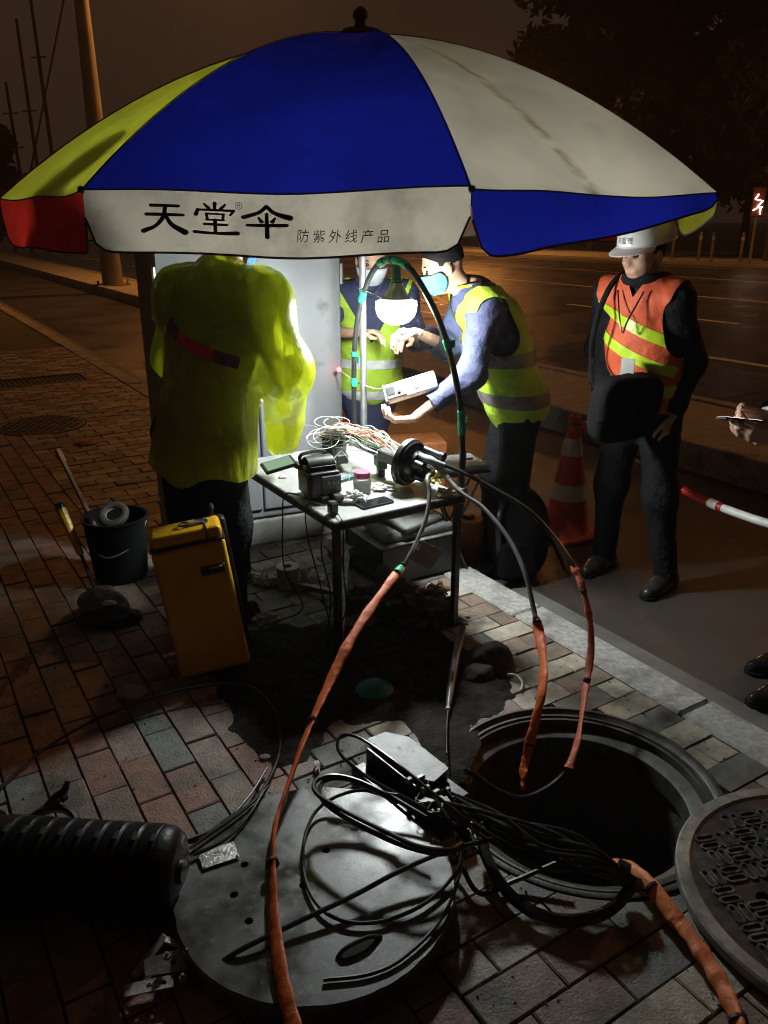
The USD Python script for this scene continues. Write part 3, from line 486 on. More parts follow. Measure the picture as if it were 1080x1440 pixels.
# utility poles far left
for k, (x, y, h, lean, lab, arms) in enumerate([(-20.7, 52, 12.4, 0.03, 'slim dark utility pole at the left edge, nearest the hedge', 0), (-19.9, 52.5, 17, 0.05, 'tall dark utility pole with a crossarm near its top', 1),
                                            (-22.0, 52.6, 9.3, 0.05, 'short thin utility pole with crossarm, lowest of the dark poles', 1)]):
    t = thing('utility_pole', lab, 'utility pole', (x, y, -.13))
    part(t, 'mast', tube([(x, y, -.13), (x - lean * 3.2, y, h)], [.13, .08], 10, smooth=False), bark)
    for q in range(1 + arms):
        zz = h * (0.62 + .2 * q); xx = x - lean * 3.2 * zz / h
        part(t, 'crossarm', bar((xx - .45, y, zz), (xx + .45, y, zz + .05), .07, .07), bark)
t = thing('stay_pole', 'slanted dark stay pole leaning against the tall utility pole', 'utility pole', (-20, 52, -.13))
part(t, 'mast', tube([(-20.0, 52.2, 8.0), (-17.6, 52.2, 14.6)], .06, 8, smooth=False), bark); part(t, 'lower_mast', tube([(-22.9, 52.2, -.13), (-20.0, 52.2, 8.0)], [.08, .06], 8, smooth=False), bark)

# trees
def leaf_cloud(clumps, per, size, seed):
    r = np.random.default_rng(seed); C = np.array([c[:3] for c in clumps]); R = np.array([c[3] for c in clumps])
    i = r.integers(0, len(C), per); d = r.normal(size=(per, 3)); d /= np.linalg.norm(d, axis=1)[:, None]
    p = C[i] + d * (R[i] * r.uniform(0.45, 1.05, per) ** 0.6)[:, None] * (1, 1, 0.8)
    n = r.normal(size=(per, 3)); n /= np.linalg.norm(n, axis=1)[:, None]; u = np.cross(n, r.normal(size=(per, 3))); u /= np.linalg.norm(u, axis=1)[:, None]; w = np.cross(n, u)
    s = (size * r.uniform(0.6, 1.4, per))[:, None]
    v = np.stack([p - u * s, p - w * s * .45, p + u * s, p + w * s * .45], 1).reshape(-1, 3); q = np.arange(per) * 4
    return trimesh.Trimesh(v, np.vstack([np.stack([q, q + 1, q + 2], 1), np.stack([q, q + 2, q + 3], 1)]), process=False)
def tree(x, y, h, w, seed, label, mat, trunk=0.4, leaves=13000, cat='tree', name='tree'):
    r = random.Random(seed); t = thing(name, label, cat, (x, y, -.13)); cl = []
    part(t, 'trunk', tube([(x, y, -.13), (x + r.uniform(-.2, .2), y, h * .3), (x + r.uniform(-.5, .5), y + r.uniform(-.3, .3), h * .75)], [.26, .2, .06], 8), bark)
    for k in range(24):
        z = h * r.uniform(trunk, 0.97); s = w * (1 - abs((z / h - 0.62)) * 1.1); a = r.uniform(0, 6.28); q = r.uniform(.25, 1) * s
        p = (x + q * math.cos(a), y + q * math.sin(a), z); cl.append((*p, w * r.uniform(.3, .5)))
        if k < 6: part(t, 'limb', tube([(x, y, z * .6), ((x + p[0]) / 2, (y + p[1]) / 2, z * .85), p], [.1, .06, .02], 6), bark)
    part(t, 'crown', leaf_cloud(cl, leaves, 0.30, seed), leaf_m[mat], False)
for i, (x, y, h, w, m, lab) in enumerate([(12.6, 44, 15.5, 4.6, 0, 'dark tree nearest the umbrella on the far side of the road'), (17.0, 37, 13.5, 4.6, 1, 'olive tinted tree rising above the cream umbrella panel'),
        (24.0, 36, 14.0, 4.6, 0, 'dense dark tree above the yellow umbrella corner at right'), (30.5, 38, 15.0, 5.0, 0, 'tall dark tree at the right edge of the far pavement'),
        (20.0, 47, 19.0, 5.5, 0, 'tallest dark tree in the back row behind the others'), (29.5, 50, 17.0, 5.5, 1, 'broad olive tree in the back row at the right'), (36.5, 45, 16, 5.5, 0, 'dark tree beyond the glowing sign at right'),
        (13.5, 55, 19.0, 5.6, 0, 'distant dark tree filling the gap between two nearer crowns')]):
    tree(x, y, h, w, 20 + i, lab, m, trunk=0.14)
for i, (x, y, w, h, lab) in enumerate([(-24.0, 50, 2.6, 6.6, 'low dark bushy tree at the left edge under the utility poles'), (-30.0, 56, 4.0, 5.6, 'dark shrub mass beyond the bushy tree at far left')]):
    tree(x, y, h, w, 60 + i, lab, 0, trunk=.1, leaves=9000, cat='bush', name='bush')
for i in range(7):
    a = 20.2 + i * 1.15 + (i % 3) * .25; p = K(a, 30.9, 0.0)
    if i == 0:
        bl = thing('bollard', 'rightmost thin pale metal bollard on the edge of the far pavement, near the glowing sign', 'bollard', tuple(p), group='bollards along the far pavement')
        part(bl, 'post', put(lathe([(.06, 0), (.06, 1.15), (.045, 1.2), (0, 1.22)], 12), p), galv); part(bl, 'collar', put(lathe([(.062, .9), (.068, .92), (.068, 1.02), (.062, 1.04)], 12), p), line_m)
        bl0 = bl
    else: copy_of(bl0, p, label='%s pale metal bollard from the right on the far pavement' % ('', 'second', 'third', 'fourth', 'fifth', 'sixth', 'seventh')[i])
sx, sy = 14.85, 34.0
sg = thing('glowing_sign', 'small red shop sign with glowing white strokes far off at the right', 'sign', (sx, sy, -.13))
part(sg, 'post', bar((sx, sy, -.13), (sx, sy, 1.8), .08, .08), galv)
part(sg, 'board', put(cbox(.5, .10, 1.1, .03), (sx, sy, 2.35)), M('sign_red', (0.13, 0.015, 0.012), 0.5), False)
wht = glow('sign_glow', (1.0, 0.75, 0.55), 5.0)
for a, b in (((-.1, .55), (-.3, .2)), ((-.3, .2), (.25, .1)), ((.25, .1), (-.05, -.25)), ((-.05, -.25), (.3, -.35)), ((-.35, -.55), (.05, -.3)), ((.15, -.4), (.2, -.8))):
    part(sg, 'stroke', bar((sx + a[0] * .55, sy - .065, 2.35 + a[1] * .55), (sx + b[0] * .55, sy - .065, 2.35 + b[1] * .55), .10, .03), wht, False)

# grit and litter between the pavers
rg_ = np.random.default_rng(77); gv, gf = [], []
base = trimesh.creation.icosphere(0, 1.0); nb = len(base.vertices)
for i in range(2600):
    a_, b_ = rg_.uniform(-1.2, 3.6), rg_.uniform(-0.6, 2.15); p = K(a_, b_)[:2]
    if np.hypot(*(p - MH)) < .45 or np.hypot(*(p - DISC)) < .37: continue
    s_ = rg_.uniform(.0012, .004) * (1 + 1.6 * (rg_.random() > .97)); gv.append(np.array(base.vertices) * s_ * rg_.uniform(.6, 1.3, 3) + (*p, .001)); gf.append(np.array(base.faces) + nb * (len(gv) - 1))
gs = thing('grit', 'fine grit and tiny stones scattered over the brick pavement', 'grit', kind='stuff')
part(gs, 'grains', trimesh.Trimesh(np.vstack(gv), np.vstack(gf), process=False), M('grit_stone', (.26, .24, .21), .9, color2=(.10, .09, .08), scale=60, space='world'), False, kind='stuff')

# added near-black layer on the bricks, painting in the shade before the table
def soil(poly, h, seed, step=.011):
    x0, y0, x1, y1 = poly.bounds; X, Y = np.meshgrid(np.arange(x0 - .05, x1 + .05, step), np.arange(y0 - .05, y1 + .05, step), indexing='ij'); P = np.c_[X.ravel(), Y.ravel()]
    pts = shapely.points(P); d = np.where(shapely.contains(poly, pts), 1, -1) * shapely.distance(poly.exterior, pts)
    n = meshkit.fbm(np.c_[P * 9, 0 * P[:, :1] + seed], 4, seed); n2 = meshkit.fbm(np.c_[P * 45, 0 * P[:, :1] + seed], 3, seed + 2)
    d = d + (n - .5) * .09; z = -.004 + h * np.clip(d / .10, 0, 1) ** .7 * (.35 + .9 * n) + .010 * (n2 - .45) * np.clip(d / .03, 0, 1)
    ni, nj = X.shape; k = np.arange(ni * nj).reshape(ni, nj); a, b, c, e = k[:-1, :-1].ravel(), k[1:, :-1].ravel(), k[1:, 1:].ravel(), k[:-1, 1:].ravel()
    return clip(trimesh.Trimesh(np.c_[P, z], np.vstack([np.c_[a, b, c], np.c_[a, c, e]]), process=False), d)
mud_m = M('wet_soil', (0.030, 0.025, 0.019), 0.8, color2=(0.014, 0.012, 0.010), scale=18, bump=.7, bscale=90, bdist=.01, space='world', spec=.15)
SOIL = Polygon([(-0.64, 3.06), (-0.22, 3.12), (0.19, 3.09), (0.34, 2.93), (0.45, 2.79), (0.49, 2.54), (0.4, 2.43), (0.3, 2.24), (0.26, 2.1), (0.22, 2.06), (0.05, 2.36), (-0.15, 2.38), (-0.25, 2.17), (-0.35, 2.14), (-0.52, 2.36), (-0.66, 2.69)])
ml = thing('spilled_soil', 'added dark layer painting shade onto the bricks between table and manhole', 'soil', kind='stuff')
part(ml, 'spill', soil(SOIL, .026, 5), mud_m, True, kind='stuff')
# ------------------------------------------------------------------ cabinet
cab_m = M('cabinet_paint', (0.225, 0.235, 0.25), 0.6, color2=(0.195, 0.20, 0.215), scale=3, bump=0.04, bscale=40, rough2=0.5, spec=.3, stain=((0.12, 0.12, 0.12), 7.0, 0.60, 0.72))
CX, CY = (-1.07 - .22) / 2, (3.842 + 4.22) / 2                       # middle of the front foot
cb = thing('cabinet', 'pale grey street cabinet lit by the work lamp', 'cabinet', (CX, CY, 0), 24)
part(cb, 'plinth', put(cbox(.93, .58, .14, .01), (0, .28, .07)), concrete, False, world=False)
part(cb, 'body', put(cbox(.93, .56, 1.56, .012), (0, .28, .93)), cab_m, False, world=False)
dr = part(cb, 'door', put(cbox(.45, .018, 1.46, .006), (-.23, -.008, .93)), cab_m, False, world=False)
dr2 = part(cb, 'door', put(cbox(.45, .018, 1.46, .006), (.23, -.008, .93)), cab_m, False, world=False)
for d, x in ((dr, -.06), (dr2, .06)): part(d, 'handle', put(cbox(.03, .03, .16, .006), (x, -.025, 1.0)), galv, False, world=False)
part(cb, 'roof', put(cbox(.99, .64, .05, .012), (0, .28, 1.735)), cab_m, False, world=False)
for s in (-1, 1):
    for z in (.45, 1.4): part(cb, 'hinge', put(lathe([(.012, -.05), (.012, .05), (0, .05)], 8), (s * .462, -.012, z)), galv, world=False)

# ------------------------------------------------------------------ umbrella
UC = np.array([-0.10, 3.90]); UR, ZT, ZR = 1.53, 2.40, 1.74
ang0 = math.radians(-90 - 9.5)
def rib(k): return ang0 + math.radians(45) * (k - 0.5)
def canopy_pt(k, s, q):
    """Point of panel k: s across from rib k to rib k+1, q from the crown (0) to the rim (1)."""
    a, b = rib(k), rib(k + 1)
    p = (1 - s) * np.array([math.cos(a), math.sin(a)]) + s * np.array([math.cos(b), math.sin(b)])
    belly = 4 * s * (1 - s)
    r = UR * q * (1 - 0.015 * belly * q)
    z = ZT - (ZT - ZR) * (0.22 * q + 0.78 * q ** 2.1) - 0.035 * belly * q * (1.15 - q) * 2.2 + 0.006 * math.sin(9 * s + 5 * k) * q + .007 * (meshkit.noise(np.array([s * 5 + 9 * k, q * 2.5, k * 1.0]), 3) - .5) * belly
    return np.array([*(UC + p * r), z])
blue = (0.0065, 0.011, 0.22); cream = (0.51, 0.455, 0.37); yellow = (0.55, 0.56, 0.04); red = (0.42, 0.02, 0.012)
cl = {n: M('cloth_' + n, c, 0.75, color2=tuple(x * .82 for x in c), scale=5, bump=0.35, bscale=7, bdist=0.02, bvec=(1, 1, .6), translucent=0.74, spec=0.25,
           stain=(tuple(x * .42 for x in c), 3.6, 0.46, 0.74) if n == 'cream' else (tuple(x * .6 for x in c), 3.1, 0.52, 0.8)) for n, c in (('blue', blue), ('cream', cream), ('yellow', yellow), ('red', red))}
# the cream panel over the right has a brown mildew streak along its old fold
_th = (rib(1) + rib(2)) / 2 - .03; streaked = usdkit.material(stage, '/World/Looks/cloth_cream_streaked', {
    'g': ('geometry', {}), 'dot': ('vector_math', {'math_type': 'dot_product', 'vector2': (-math.sin(_th), math.cos(_th), 0)}), 'off': ('math', {'math_type': 'subtract', 'value2': float(-math.sin(_th) * UC[0] + math.cos(_th) * UC[1])}),
    'n1': ('noise_texture', {'scale': 4.0, 'detail': 6.0}), 'w': ('math', {'math_type': 'multiply_add', 'value2': .10, 'value3': -.05}), 'ad': ('math', {'math_type': 'add'}), 'ab': ('math', {'math_type': 'absolute'}),
    'mr': ('map_range', {'from_min': .002, 'from_max': .045, 'to_min': 1.0, 'to_max': 0.0, 'clamp': True}), 'n2': ('noise_texture', {'scale': 14.0, 'detail': 6.0}), 'mr2': ('map_range', {'from_min': .36, 'from_max': .66, 'clamp': True}), 'mu': ('math', {'math_type': 'multiply'}),
    'n3': ('noise_texture', {'scale': 3.0, 'detail': 6.0}), 'r': ('rgb_ramp', {'ramp': [(.35, tuple(x * .74 for x in cream)), (.65, cream)]}), 'mx': ('mix_color', {'b': (.20, .15, .07)}),
    'd': ('diffuse_bsdf', {}), 't': ('translucent_bsdf', {}), 'm': ('mix_closure', {'fac': .74})},
    [('g.position', 'dot.vector1'), ('dot.value', 'off.value1'), ('g.position', 'n1.vector'), ('n1.fac', 'w.value1'), ('off.value', 'ad.value1'), ('w.value', 'ad.value2'), ('ad.value', 'ab.value1'), ('ab.value', 'mr.value'), ('g.position', 'n2.vector'), ('n2.fac', 'mr2.value'),
     ('mr.result', 'mu.value1'), ('mr2.result', 'mu.value2'), ('g.position', 'n3.vector'), ('n3.fac', 'r.fac'), ('mu.value', 'mx.fac'), ('r.color', 'mx.a'), ('mx.result', 'd.color'), ('mx.result', 't.color'), ('d.BSDF', 'm.closure1'), ('t.BSDF', 'm.closure2')], surface='m.closure')
um = thing('parasol', 'large round market parasol with blue, cream and yellow panels and printed valance', 'parasol', (*UC, 0))
white_pole = M('pole_steel', (0.55, 0.56, 0.56), 0.3, metallic=0.8, scale=20)
black_pl = M('black_plastic', (0.016, 0.016, 0.017), 0.42, scale=20, rough2=0.3)
ink = M('print_ink', (0.012, 0.012, 0.045), 0.7, scale=30)
def grid_sheet(fn, ns, nq):
    S, Q = np.meshgrid(np.linspace(0, 1, ns), np.linspace(0, 1, nq), indexing='ij'); v = np.array([fn(s, q) for s, q in zip(S.ravel(), Q.ravel())]); f = []
    for i in range(ns - 1):
        for j in range(nq - 1):
            a, b, c, d = i * nq + j, (i + 1) * nq + j, (i + 1) * nq + j + 1, i * nq + j + 1; f += [(a, b, c), (a, c, d)]
    m = trimesh.Trimesh(v, f, process=False); m.update_faces(m.nondegenerate_faces()); return m
def valance_pt(k, s, t, off=0.0):
    p = canopy_pt(k, s, 1.0); mid = (rib(k) + rib(k + 1)) / 2; out = np.array([math.cos(mid), math.sin(mid), 0])
    w = 0.018 * math.sin(2 * math.pi * (1.2 * s + .1 * k)) * t + 0.006 * math.sin(17 * s + 3 * k) * t
    return p + out * (0.012 * t + w + off) + np.array([0, 0, -0.178 * t])
tops = ['blue', 'cream', 'red', 'yellow', 'blue', 'cream', 'red', 'yellow']; vals = ['cream', 'blue', 'yellow', 'red', 'cream', 'blue', 'yellow', 'red']
piping = M('dark_piping', (0.03, 0.028, 0.03), 0.8)
for k in range(8):
    pn = part(um, 'panel', grid_sheet(lambda s, q: canopy_pt(k, s, max(q, 0.01)), 17, 20), streaked if k == 1 else cl[tops[k]], True, label=f'{tops[k]} canopy panel')
    def vfn(s, q):
        e = min(s, 1 - s) * 1.13 / 0.085; lim = 1.0 if e > 1 else 0.45 + 0.55 * math.sqrt(max(0, 1 - (1 - e) ** 2))
        if k == 1: lim *= 1 - 0.74 * max(0, (s - .14) / .86) ** 1.15
        if k == 2: lim *= .55 - .2 * math.cos(s * 9)
        return valance_pt(k, s, q * (lim + .012 * math.sin(13 * s + k)))
    vl = part(um, 'valance', grid_sheet(vfn, 49, 7), cl[vals[k]], True, label=f'{vals[k]} hanging valance')
    part(vl, 'hem', tube([vfn(s, 1.0) for s in np.linspace(0.0, 1, 40)], 0.0035, 6, smooth=False), piping)
    part(pn, 'seam', tube([canopy_pt(k, 0, q) + (0, 0, .003) for q in np.linspace(.03, 1, 24)], 0.0018, 6, smooth=False), piping)
    part(um, 'edge_binding', tube([canopy_pt(k, s, 1.0) for s in np.linspace(0, 1, 20)], 0.0028, 6, smooth=False), piping)
    part(um, 'rib', tube([canopy_pt(k, 0, q) - (0, 0, .012) for q in np.linspace(.03, 1, 14)], 0.005, 6, smooth=False), galv)
    tip = canopy_pt(k, 0, 1.0); o = np.array([math.cos(rib(k)), math.sin(rib(k)), 0]); part(um, 'rib_tip', ico(.011, 1, loc=tip + o * .006), black_pl)
    mid = canopy_pt(k, 0, .52) - (0, 0, .014); part(um, 'stretcher', tube([mid, (*(UC + .03 * o[:2]), 1.83)], .004, 6, smooth=False), galv)
    if k == 0: front_val = vl
part(um, 'runner', put(lathe([(.02, -.04), (.034, -.03), (.034, .03), (.02, .05)], 16), (*UC, 1.83)), black_pl)
part(um, 'pole', cyl((*UC, -.0), (*UC, 2.40), .0165, 18), white_pole)
part(um, 'foot', put(lathe([(.20, 0), (.20, .05), (.03, .08), (.03, .22), (.018, .23)], 28), (*UC, 0)), black_pl, 30)
part(um, 'finial', put(lathe([(.10, -.008), (.085, .012), (.03, .02), (.022, .05), (.034, .065), (.03, .085), (.012, .10), (0, .102)], 20), (*UC, ZT)), M('finial_red', (0.07, 0.025, 0.02), 0.5), 40)
# print on the front valance: (s, t) of the valance from (x, y) in glyph boxes
def stroke(pts, w):
    pts = np.asarray(pts, float); n = 14; q = spline(np.c_[pts, np.zeros(len(pts))], n)[:, :2] if len(pts) > 2 else np.linspace(pts[0], pts[-1], n)
    ww = np.interp(np.linspace(0, 1, len(q)), np.linspace(0, 1, len(w)), w)
    c = [Point(*p).buffer(r, 6) for p, r in zip(q, ww)]
    return shapely.union_all([c[i].union(c[i + 1]).convex_hull for i in range(len(c) - 1)])
BIG = {'sky': [([(.20, .88), (.82, .88)], (.05, .045)), ([(.10, .60), (.92, .61)], (.055, .045)), ([(.52, .88), (.48, .55), (.30, .25), (.03, .08)], (.05, .055, .05, .07)), ([(.53, .58), (.66, .30), (.95, .08)], (.04, .06, .09))],
       'hall': [([(.5, .99), (.5, .83)], (.045, .04)), ([(.27, .95), (.36, .83)], (.03, .045)), ([(.73, .95), (.64, .83)], (.03, .045)), ([(.12, .78), (.08, .62)], (.04, .05)), ([(.12, .77), (.9, .78)], (.035, .04)), ([(.92, .78), (.84, .64)], (.04, .03)),
                ([(.31, .66), (.69, .66)], (.03, .03)), ([(.31, .48), (.69, .48)], (.03, .03)), ([(.31, .66), (.33, .48)], (.035, .035)), ([(.69, .66), (.67, .48)], (.035, .035)), ([(.26, .34), (.76, .34)], (.04, .035)), ([(.5, .48), (.5, .1)], (.045, .045)), ([(.04, .09), (.5, .07), (.98, .10)], (.05, .04, .065))],
       'shade': [([(.5, .98), (.34, .78), (.02, .62)], (.045, .05, .06)), ([(.5, .98), (.66, .78), (.97, .63)], (.045, .055, .085)), ([(.33, .62), (.39, .50)], (.03, .05)), ([(.67, .62), (.61, .50)], (.03, .05)), ([(.10, .38), (.90, .40)], (.045, .055)), ([(.5, .74), (.5, .02)], (.04, .05))]}
def print_on(poly, name):
    """poly in valance coordinates (s along, t down); laid 2 mm proud of the cloth."""
    ms = []
    for gg in getattr(poly, 'geoms', [poly]):
        v, f = trimesh.creation.triangulate_polygon(gg, engine='earcut'); v3 = np.c_[v[:, 0] * 1.13, v[:, 1] * .178, 0 * v[:, 0]]
        v3, f = trimesh.remesh.subdivide_to_size(v3, f, 0.012); ms.append(trimesh.Trimesh([valance_pt(0, a / 1.13, b / .178, .0022) for a, b, _ in v3], f, process=False))
    part(front_val, name, ms, ink, False)
for n, s0, s1, t0, t1 in (('sky', .156, .272, .19, .70), ('hall', .288, .408, .17, .69), ('shade', .422, .548, .18, .69)):
    p = shapely.union_all([stroke(a, b) for a, b in BIG[n]])
    print_on(affinity.affine_transform(p, [s1 - s0, 0, 0, -(t1 - t0), s0, t1]), 'large_character')
def glyph(ch): return shapely.union_all([Polygon(r[0], r[1:]).buffer(0) for r in GLYPHS[ch]])
for i, ch in enumerate('防紫外线产品'):
    gch = affinity.skew(glyph(ch), 8); s0 = .560 + i * .0425; k = .00044; q = 1.13 / .178
    print_on(affinity.affine_transform(gch, [k, 0, 0, -k * q * .98, s0, .735 + i * .012]), 'small_character')
reg = Point(0, 0).buffer(1, 16).difference(Point(0, 0).buffer(.84, 16)).union(stroke([(-.28, -.45), (-.28, .45)], (.08, .08))).union(stroke([(-.28, .42), (.22, .38), (.25, .1), (-.25, .02)], (.07, .07))).union(stroke([(0, 0), (.32, -.45)], (.07, .07)))
print_on(affinity.affine_transform(reg, [.0095, 0, 0, -.0095 * 1.13 / .178, .412, .20]), 'registered_mark')
# ------------------------------------------------------------------ work table
C0 = np.array([-0.1845, 2.77])
def T(s, t, z=0.6): return np.array([*(C0 + s * B2 + t * A2), z])
tmat = M('table_laminate', (0.38, 0.38, 0.37), 0.45, color2=(0.26, 0.26, 0.25), scale=9, rough2=0.3, bump=0.05, bscale=120, stain=((0.25, 0.24, 0.21), 6, 0.55, 0.72))
dsteel = M('dark_steel', (0.07, 0.068, 0.066), 0.45, metallic=0.6, scale=30, rough2=0.3, color2=(0.035, 0.033, 0.03))
lsteel = M('scuffed_steel', (0.34, 0.34, 0.33), 0.5, metallic=0.5, scale=25, color2=(0.16, 0.155, 0.15), bump=0.2, bscale=120)
TL, TW = 0.95, 0.60
tb = thing('work_table', 'low folding work table with a worn pale top under the lamp', 'table', T(.3, .47, 0), RAW)
def tbox(sx, sy, sz, s, t, z, c=.004): return put(cbox(sx, sy, sz, c), T(s, t, z), RAW)
part(tb, 'tabletop', tbox(TW, TL, .016, TW / 2, TL / 2, .592), tmat, 30)
for nm, m in (('edge_trim', tbox(TW + .012, .012, .034, TW / 2, -.003, .583)), ('edge_trim', tbox(TW + .012, .012, .034, TW / 2, TL + .003, .583)),
              ('edge_trim', tbox(.012, TL, .034, -.003, TL / 2, .583)), ('edge_trim', tbox(.012, TL, .034, TW + .003, TL / 2, .583))): part(tb, nm, m, dsteel, 30)
for s in (.016, TW - .016):
    for t in (.016, TL - .016): part(tb, 'leg', tbox(.028, .028, .575, s, t, .288, .003), dsteel, 30)
part(tb, 'cross_bar', bar(T(TW - .02, .02, .03), T(.02, TL - .02, .03), .028, .024), lsteel); part(tb, 'cross_bar', bar(T(.02, .02, .058), T(TW - .02, TL - .02, .058), .028, .024), lsteel)
part(tb, 'brace', bar(T(.016, .02, .05), T(.24, .46, .24), .022, .012), lsteel, label='scuffed light steel folding brace')
part(tb, 'brace', bar(T(TW - .016, TL - .02, .05), T(.36, .50, .24), .022, .012), lsteel)

# ------------------------------------------------------------------ lamp hoop, tape and bulb
hose = M('hose_black', (0.02, 0.02, 0.021), 0.38, scale=20, rough2=0.28)
tape = M('green_tape', (0.015, 0.42, 0.22), 0.45, scale=30, bump=0.2, bscale=90)
F0, F1 = T(TW + .012, .035, .62), T(TW + .012, .90, .60)
hoop = [F0, F0 + (0, 0, .18), T(TW + .005, .06, 1.0), T(TW - .01, .16, 1.25), T(TW - .03, .32, 1.44), T(TW - .03, .47, 1.497), T(TW - .03, .62, 1.47), T(TW - .01, .78, 1.33), T(TW, .87, 1.12), T(TW + .01, .905, .85), F1]
lh = thing('lamp_hoop', 'black hose hoop tied with green tape arching over the table', 'hoop', T(TW, .5, .6))
part(lh, 'hose', tube(hoop, 0.0125, 10), hose)
hp = spline(hoop, 8)
def wrap(i, r=.0165, w=.02):
    p = hp[i]; d = nrm(hp[i + 1] - hp[i - 1]); return tube([p - d * w, p - d * w * .2, p + d * w * .6, p + d * w], [r * .95, r, r * 1.04, r * .95], 10)
for i in (11, 13, 22, 36, 38, 40, 43, 46, 56, 66, 70): part(lh, 'tape_wrap', wrap(i, w=.012 + .008 * (i % 3)), tape)
for i in (12, 22, 67): part(lh, 'tape_tail', put(cbox(.004, .022, .03, .001), hp[i] + (0.02, -.004, .004), 30 * i), tape)
part(lh, 'upright', bar(T(TW + .02, .03, .50), T(TW + .02, .03, .78), .016, .012), lsteel)
part(lh, 'clamp', tbox(.05, .03, .05, TW + .01, .03, .60), galv); part(lh, 'clamp_bolt', cyl(T(TW + .03, .03, .74), T(TW + .06, .03, .74), .007, 8), galv)
part(lh, 'clamp', tbox(.05, .03, .05, TW + .005, .90, .60), galv)
wirew = M('white_wire', (0.75, 0.76, 0.74), 0.45, scale=20)
LP = np.array([0.052, 3.50, 1.30])
lb = thing('work_lamp', 'large lit white LED bulb hanging nose-down from the hoop', 'lamp', LP)
top = hp[np.argmin(np.linalg.norm(hp - (*LP[:2], 1.5), axis=1))]
part(lb, 'socket', put(lathe([(0, .18), (.016, .178), (.02, .165), (.022, .115), (.026, .105), (0, .10)], 20), LP), M('socket_green', (0.02, 0.14, 0.08), 0.5), 40)
part(lb, 'heat_sink', put(lathe([(.022, .115), (.027, .10), (.034, .082), (.055, .05), (.066, .041), (0, .041)], 40), LP), M('lamp_shell', (0.66, 0.66, 0.62), 0.4, scale=20), 30)
part(lb, 'collar', put(lathe([(.066, .041), (.078, .034), (.085, .026), (.085, .016)], 40), LP), glow('lamp_collar', (1.0, 1.0, .96), 1.1), 30)
for k in range(30):
    a = k * 2 * math.pi / 30; part(lb, 'fin', put(cbox(.006, .003, .022, .001), LP + np.array([.0865 * math.cos(a), .0865 * math.sin(a), .022]), math.degrees(a)), MATS['lamp_shell'], False)
part(lb, 'diffuser', put(lathe([(0, -.070), (.03, -.066), (.056, -.054), (.075, -.036), (.085, -.014), (.0875, .004), (.084, .0155)], 40), LP), glow('led_white', (0.93, 1.0, 0.98), BULB), True)
part(lb, 'cord', tube([LP + (0, 0, .175), LP + (.004, 0, .19), (top + LP + (0, 0, .19)) / 2, top], .004, 6), wirew)
part(lb, 'loose_wire', tube([LP + (-.06, 0, .04), LP + (-.10, .02, .06), T(TW, .84, 1.36)], .002, 5), wirew)

# ------------------------------------------------------------------ things on the table
skin_grey = M('machine_grey', (0.10, 0.105, 0.105), 0.45, scale=30)
sp = thing('fusion_splicer', 'black fiber splicing machine with tilted flip-out screen on the table', 'splicing machine', T(.10, .31, .6), RAW - 6)
o = T(.10, .31, .6); TR = RAW - 6
part(sp, 'body', put(cbox(.13, .15, .11, .012), o + (0, 0, .062), TR), black_pl, 30)
part(sp, 'front_panel', put(cbox(.085, .012, .075, .004), o + np.array([*(-.078 * A2 + .015 * B2), .065]), TR), skin_grey, 30)
part(sp, 'side_panel', put(cbox(.01, .10, .07, .004), o + np.array([*(-.066 * B2), .062]), TR), M('olive_plastic', (0.12, 0.13, 0.07), 0.45), 30)
part(sp, 'wind_cover', put(lathe([(.05, -.055), (.05, .055), (0, .055)], 20), o + (0, 0, .118), TR, 0, 90), black_pl, 40)
part(sp, 'clamp_plate', put(cbox(.11, .035, .012, .003), o + np.array([*(-.03 * A2), .132]), TR), lsteel, 30)
for s in (-1, 1): part(sp, 'fiber_holder', put(cbox(.03, .03, .02, .004), o + np.array([*(s * .055 * B2 - .01 * A2), .128]), TR), galv, 30)
part(sp, 'carry_handle', tube([o + np.array([*(-.055 * B2 + .04 * A2), .12]), o + np.array([*(-.05 * B2 + .05 * A2), .165]), o + np.array([*(.05 * B2 + .05 * A2), .165]), o + np.array([*(.055 * B2 + .04 * A2), .12])], .008, 8), black_pl)
part(sp, 'latch', put(cbox(.03, .02, .014, .003), o + np.array([*(-.085 * A2 - .02 * B2), .02]), TR), galv, 30)
so = np.array([-.425, 3.10, .725]); sm = cbox(.135, .085, .014, .004)
scr = part(sp, 'screen_frame', put(sm, so, RAW - 8, 12, -10), black_pl, 30)
part(scr, 'display', put(put(cbox(.112, .066, .003, .001), (0, 0, .0075)), so, RAW - 8, 12, -10), glow('screen_glow', (0.45, 0.7, 0.45), 0.35), False)
part(sp, 'screen_hinge', bar(so + (.055, .02, .0), o + (-.03, 0, .10), .03, .02), black_pl)
part(sp, 'power_plug', put(cbox(.045, .06, .03, .006), o + np.array([*(-.115 * A2 + .02 * B2), .02]), TR), black_pl)
for k in range(4): part(sp, 'key', put(lathe([(.006, 0), (.005, .004), (0, .004)], 10), o + np.array([*(-.085 * A2 + (.0 + .02 * k) * B2), .075]), TR, 90), lsteel)
part(sp, 'fibre', tube([o + np.array([*(.06 * B2), .135]), o + np.array([*(.12 * B2 + .02 * A2), .16]), o + np.array([*(.14 * B2 - .02 * A2), .10]), o + np.array([*(.09 * B2 - .07 * A2), .04])], .0013, 5), wirew)

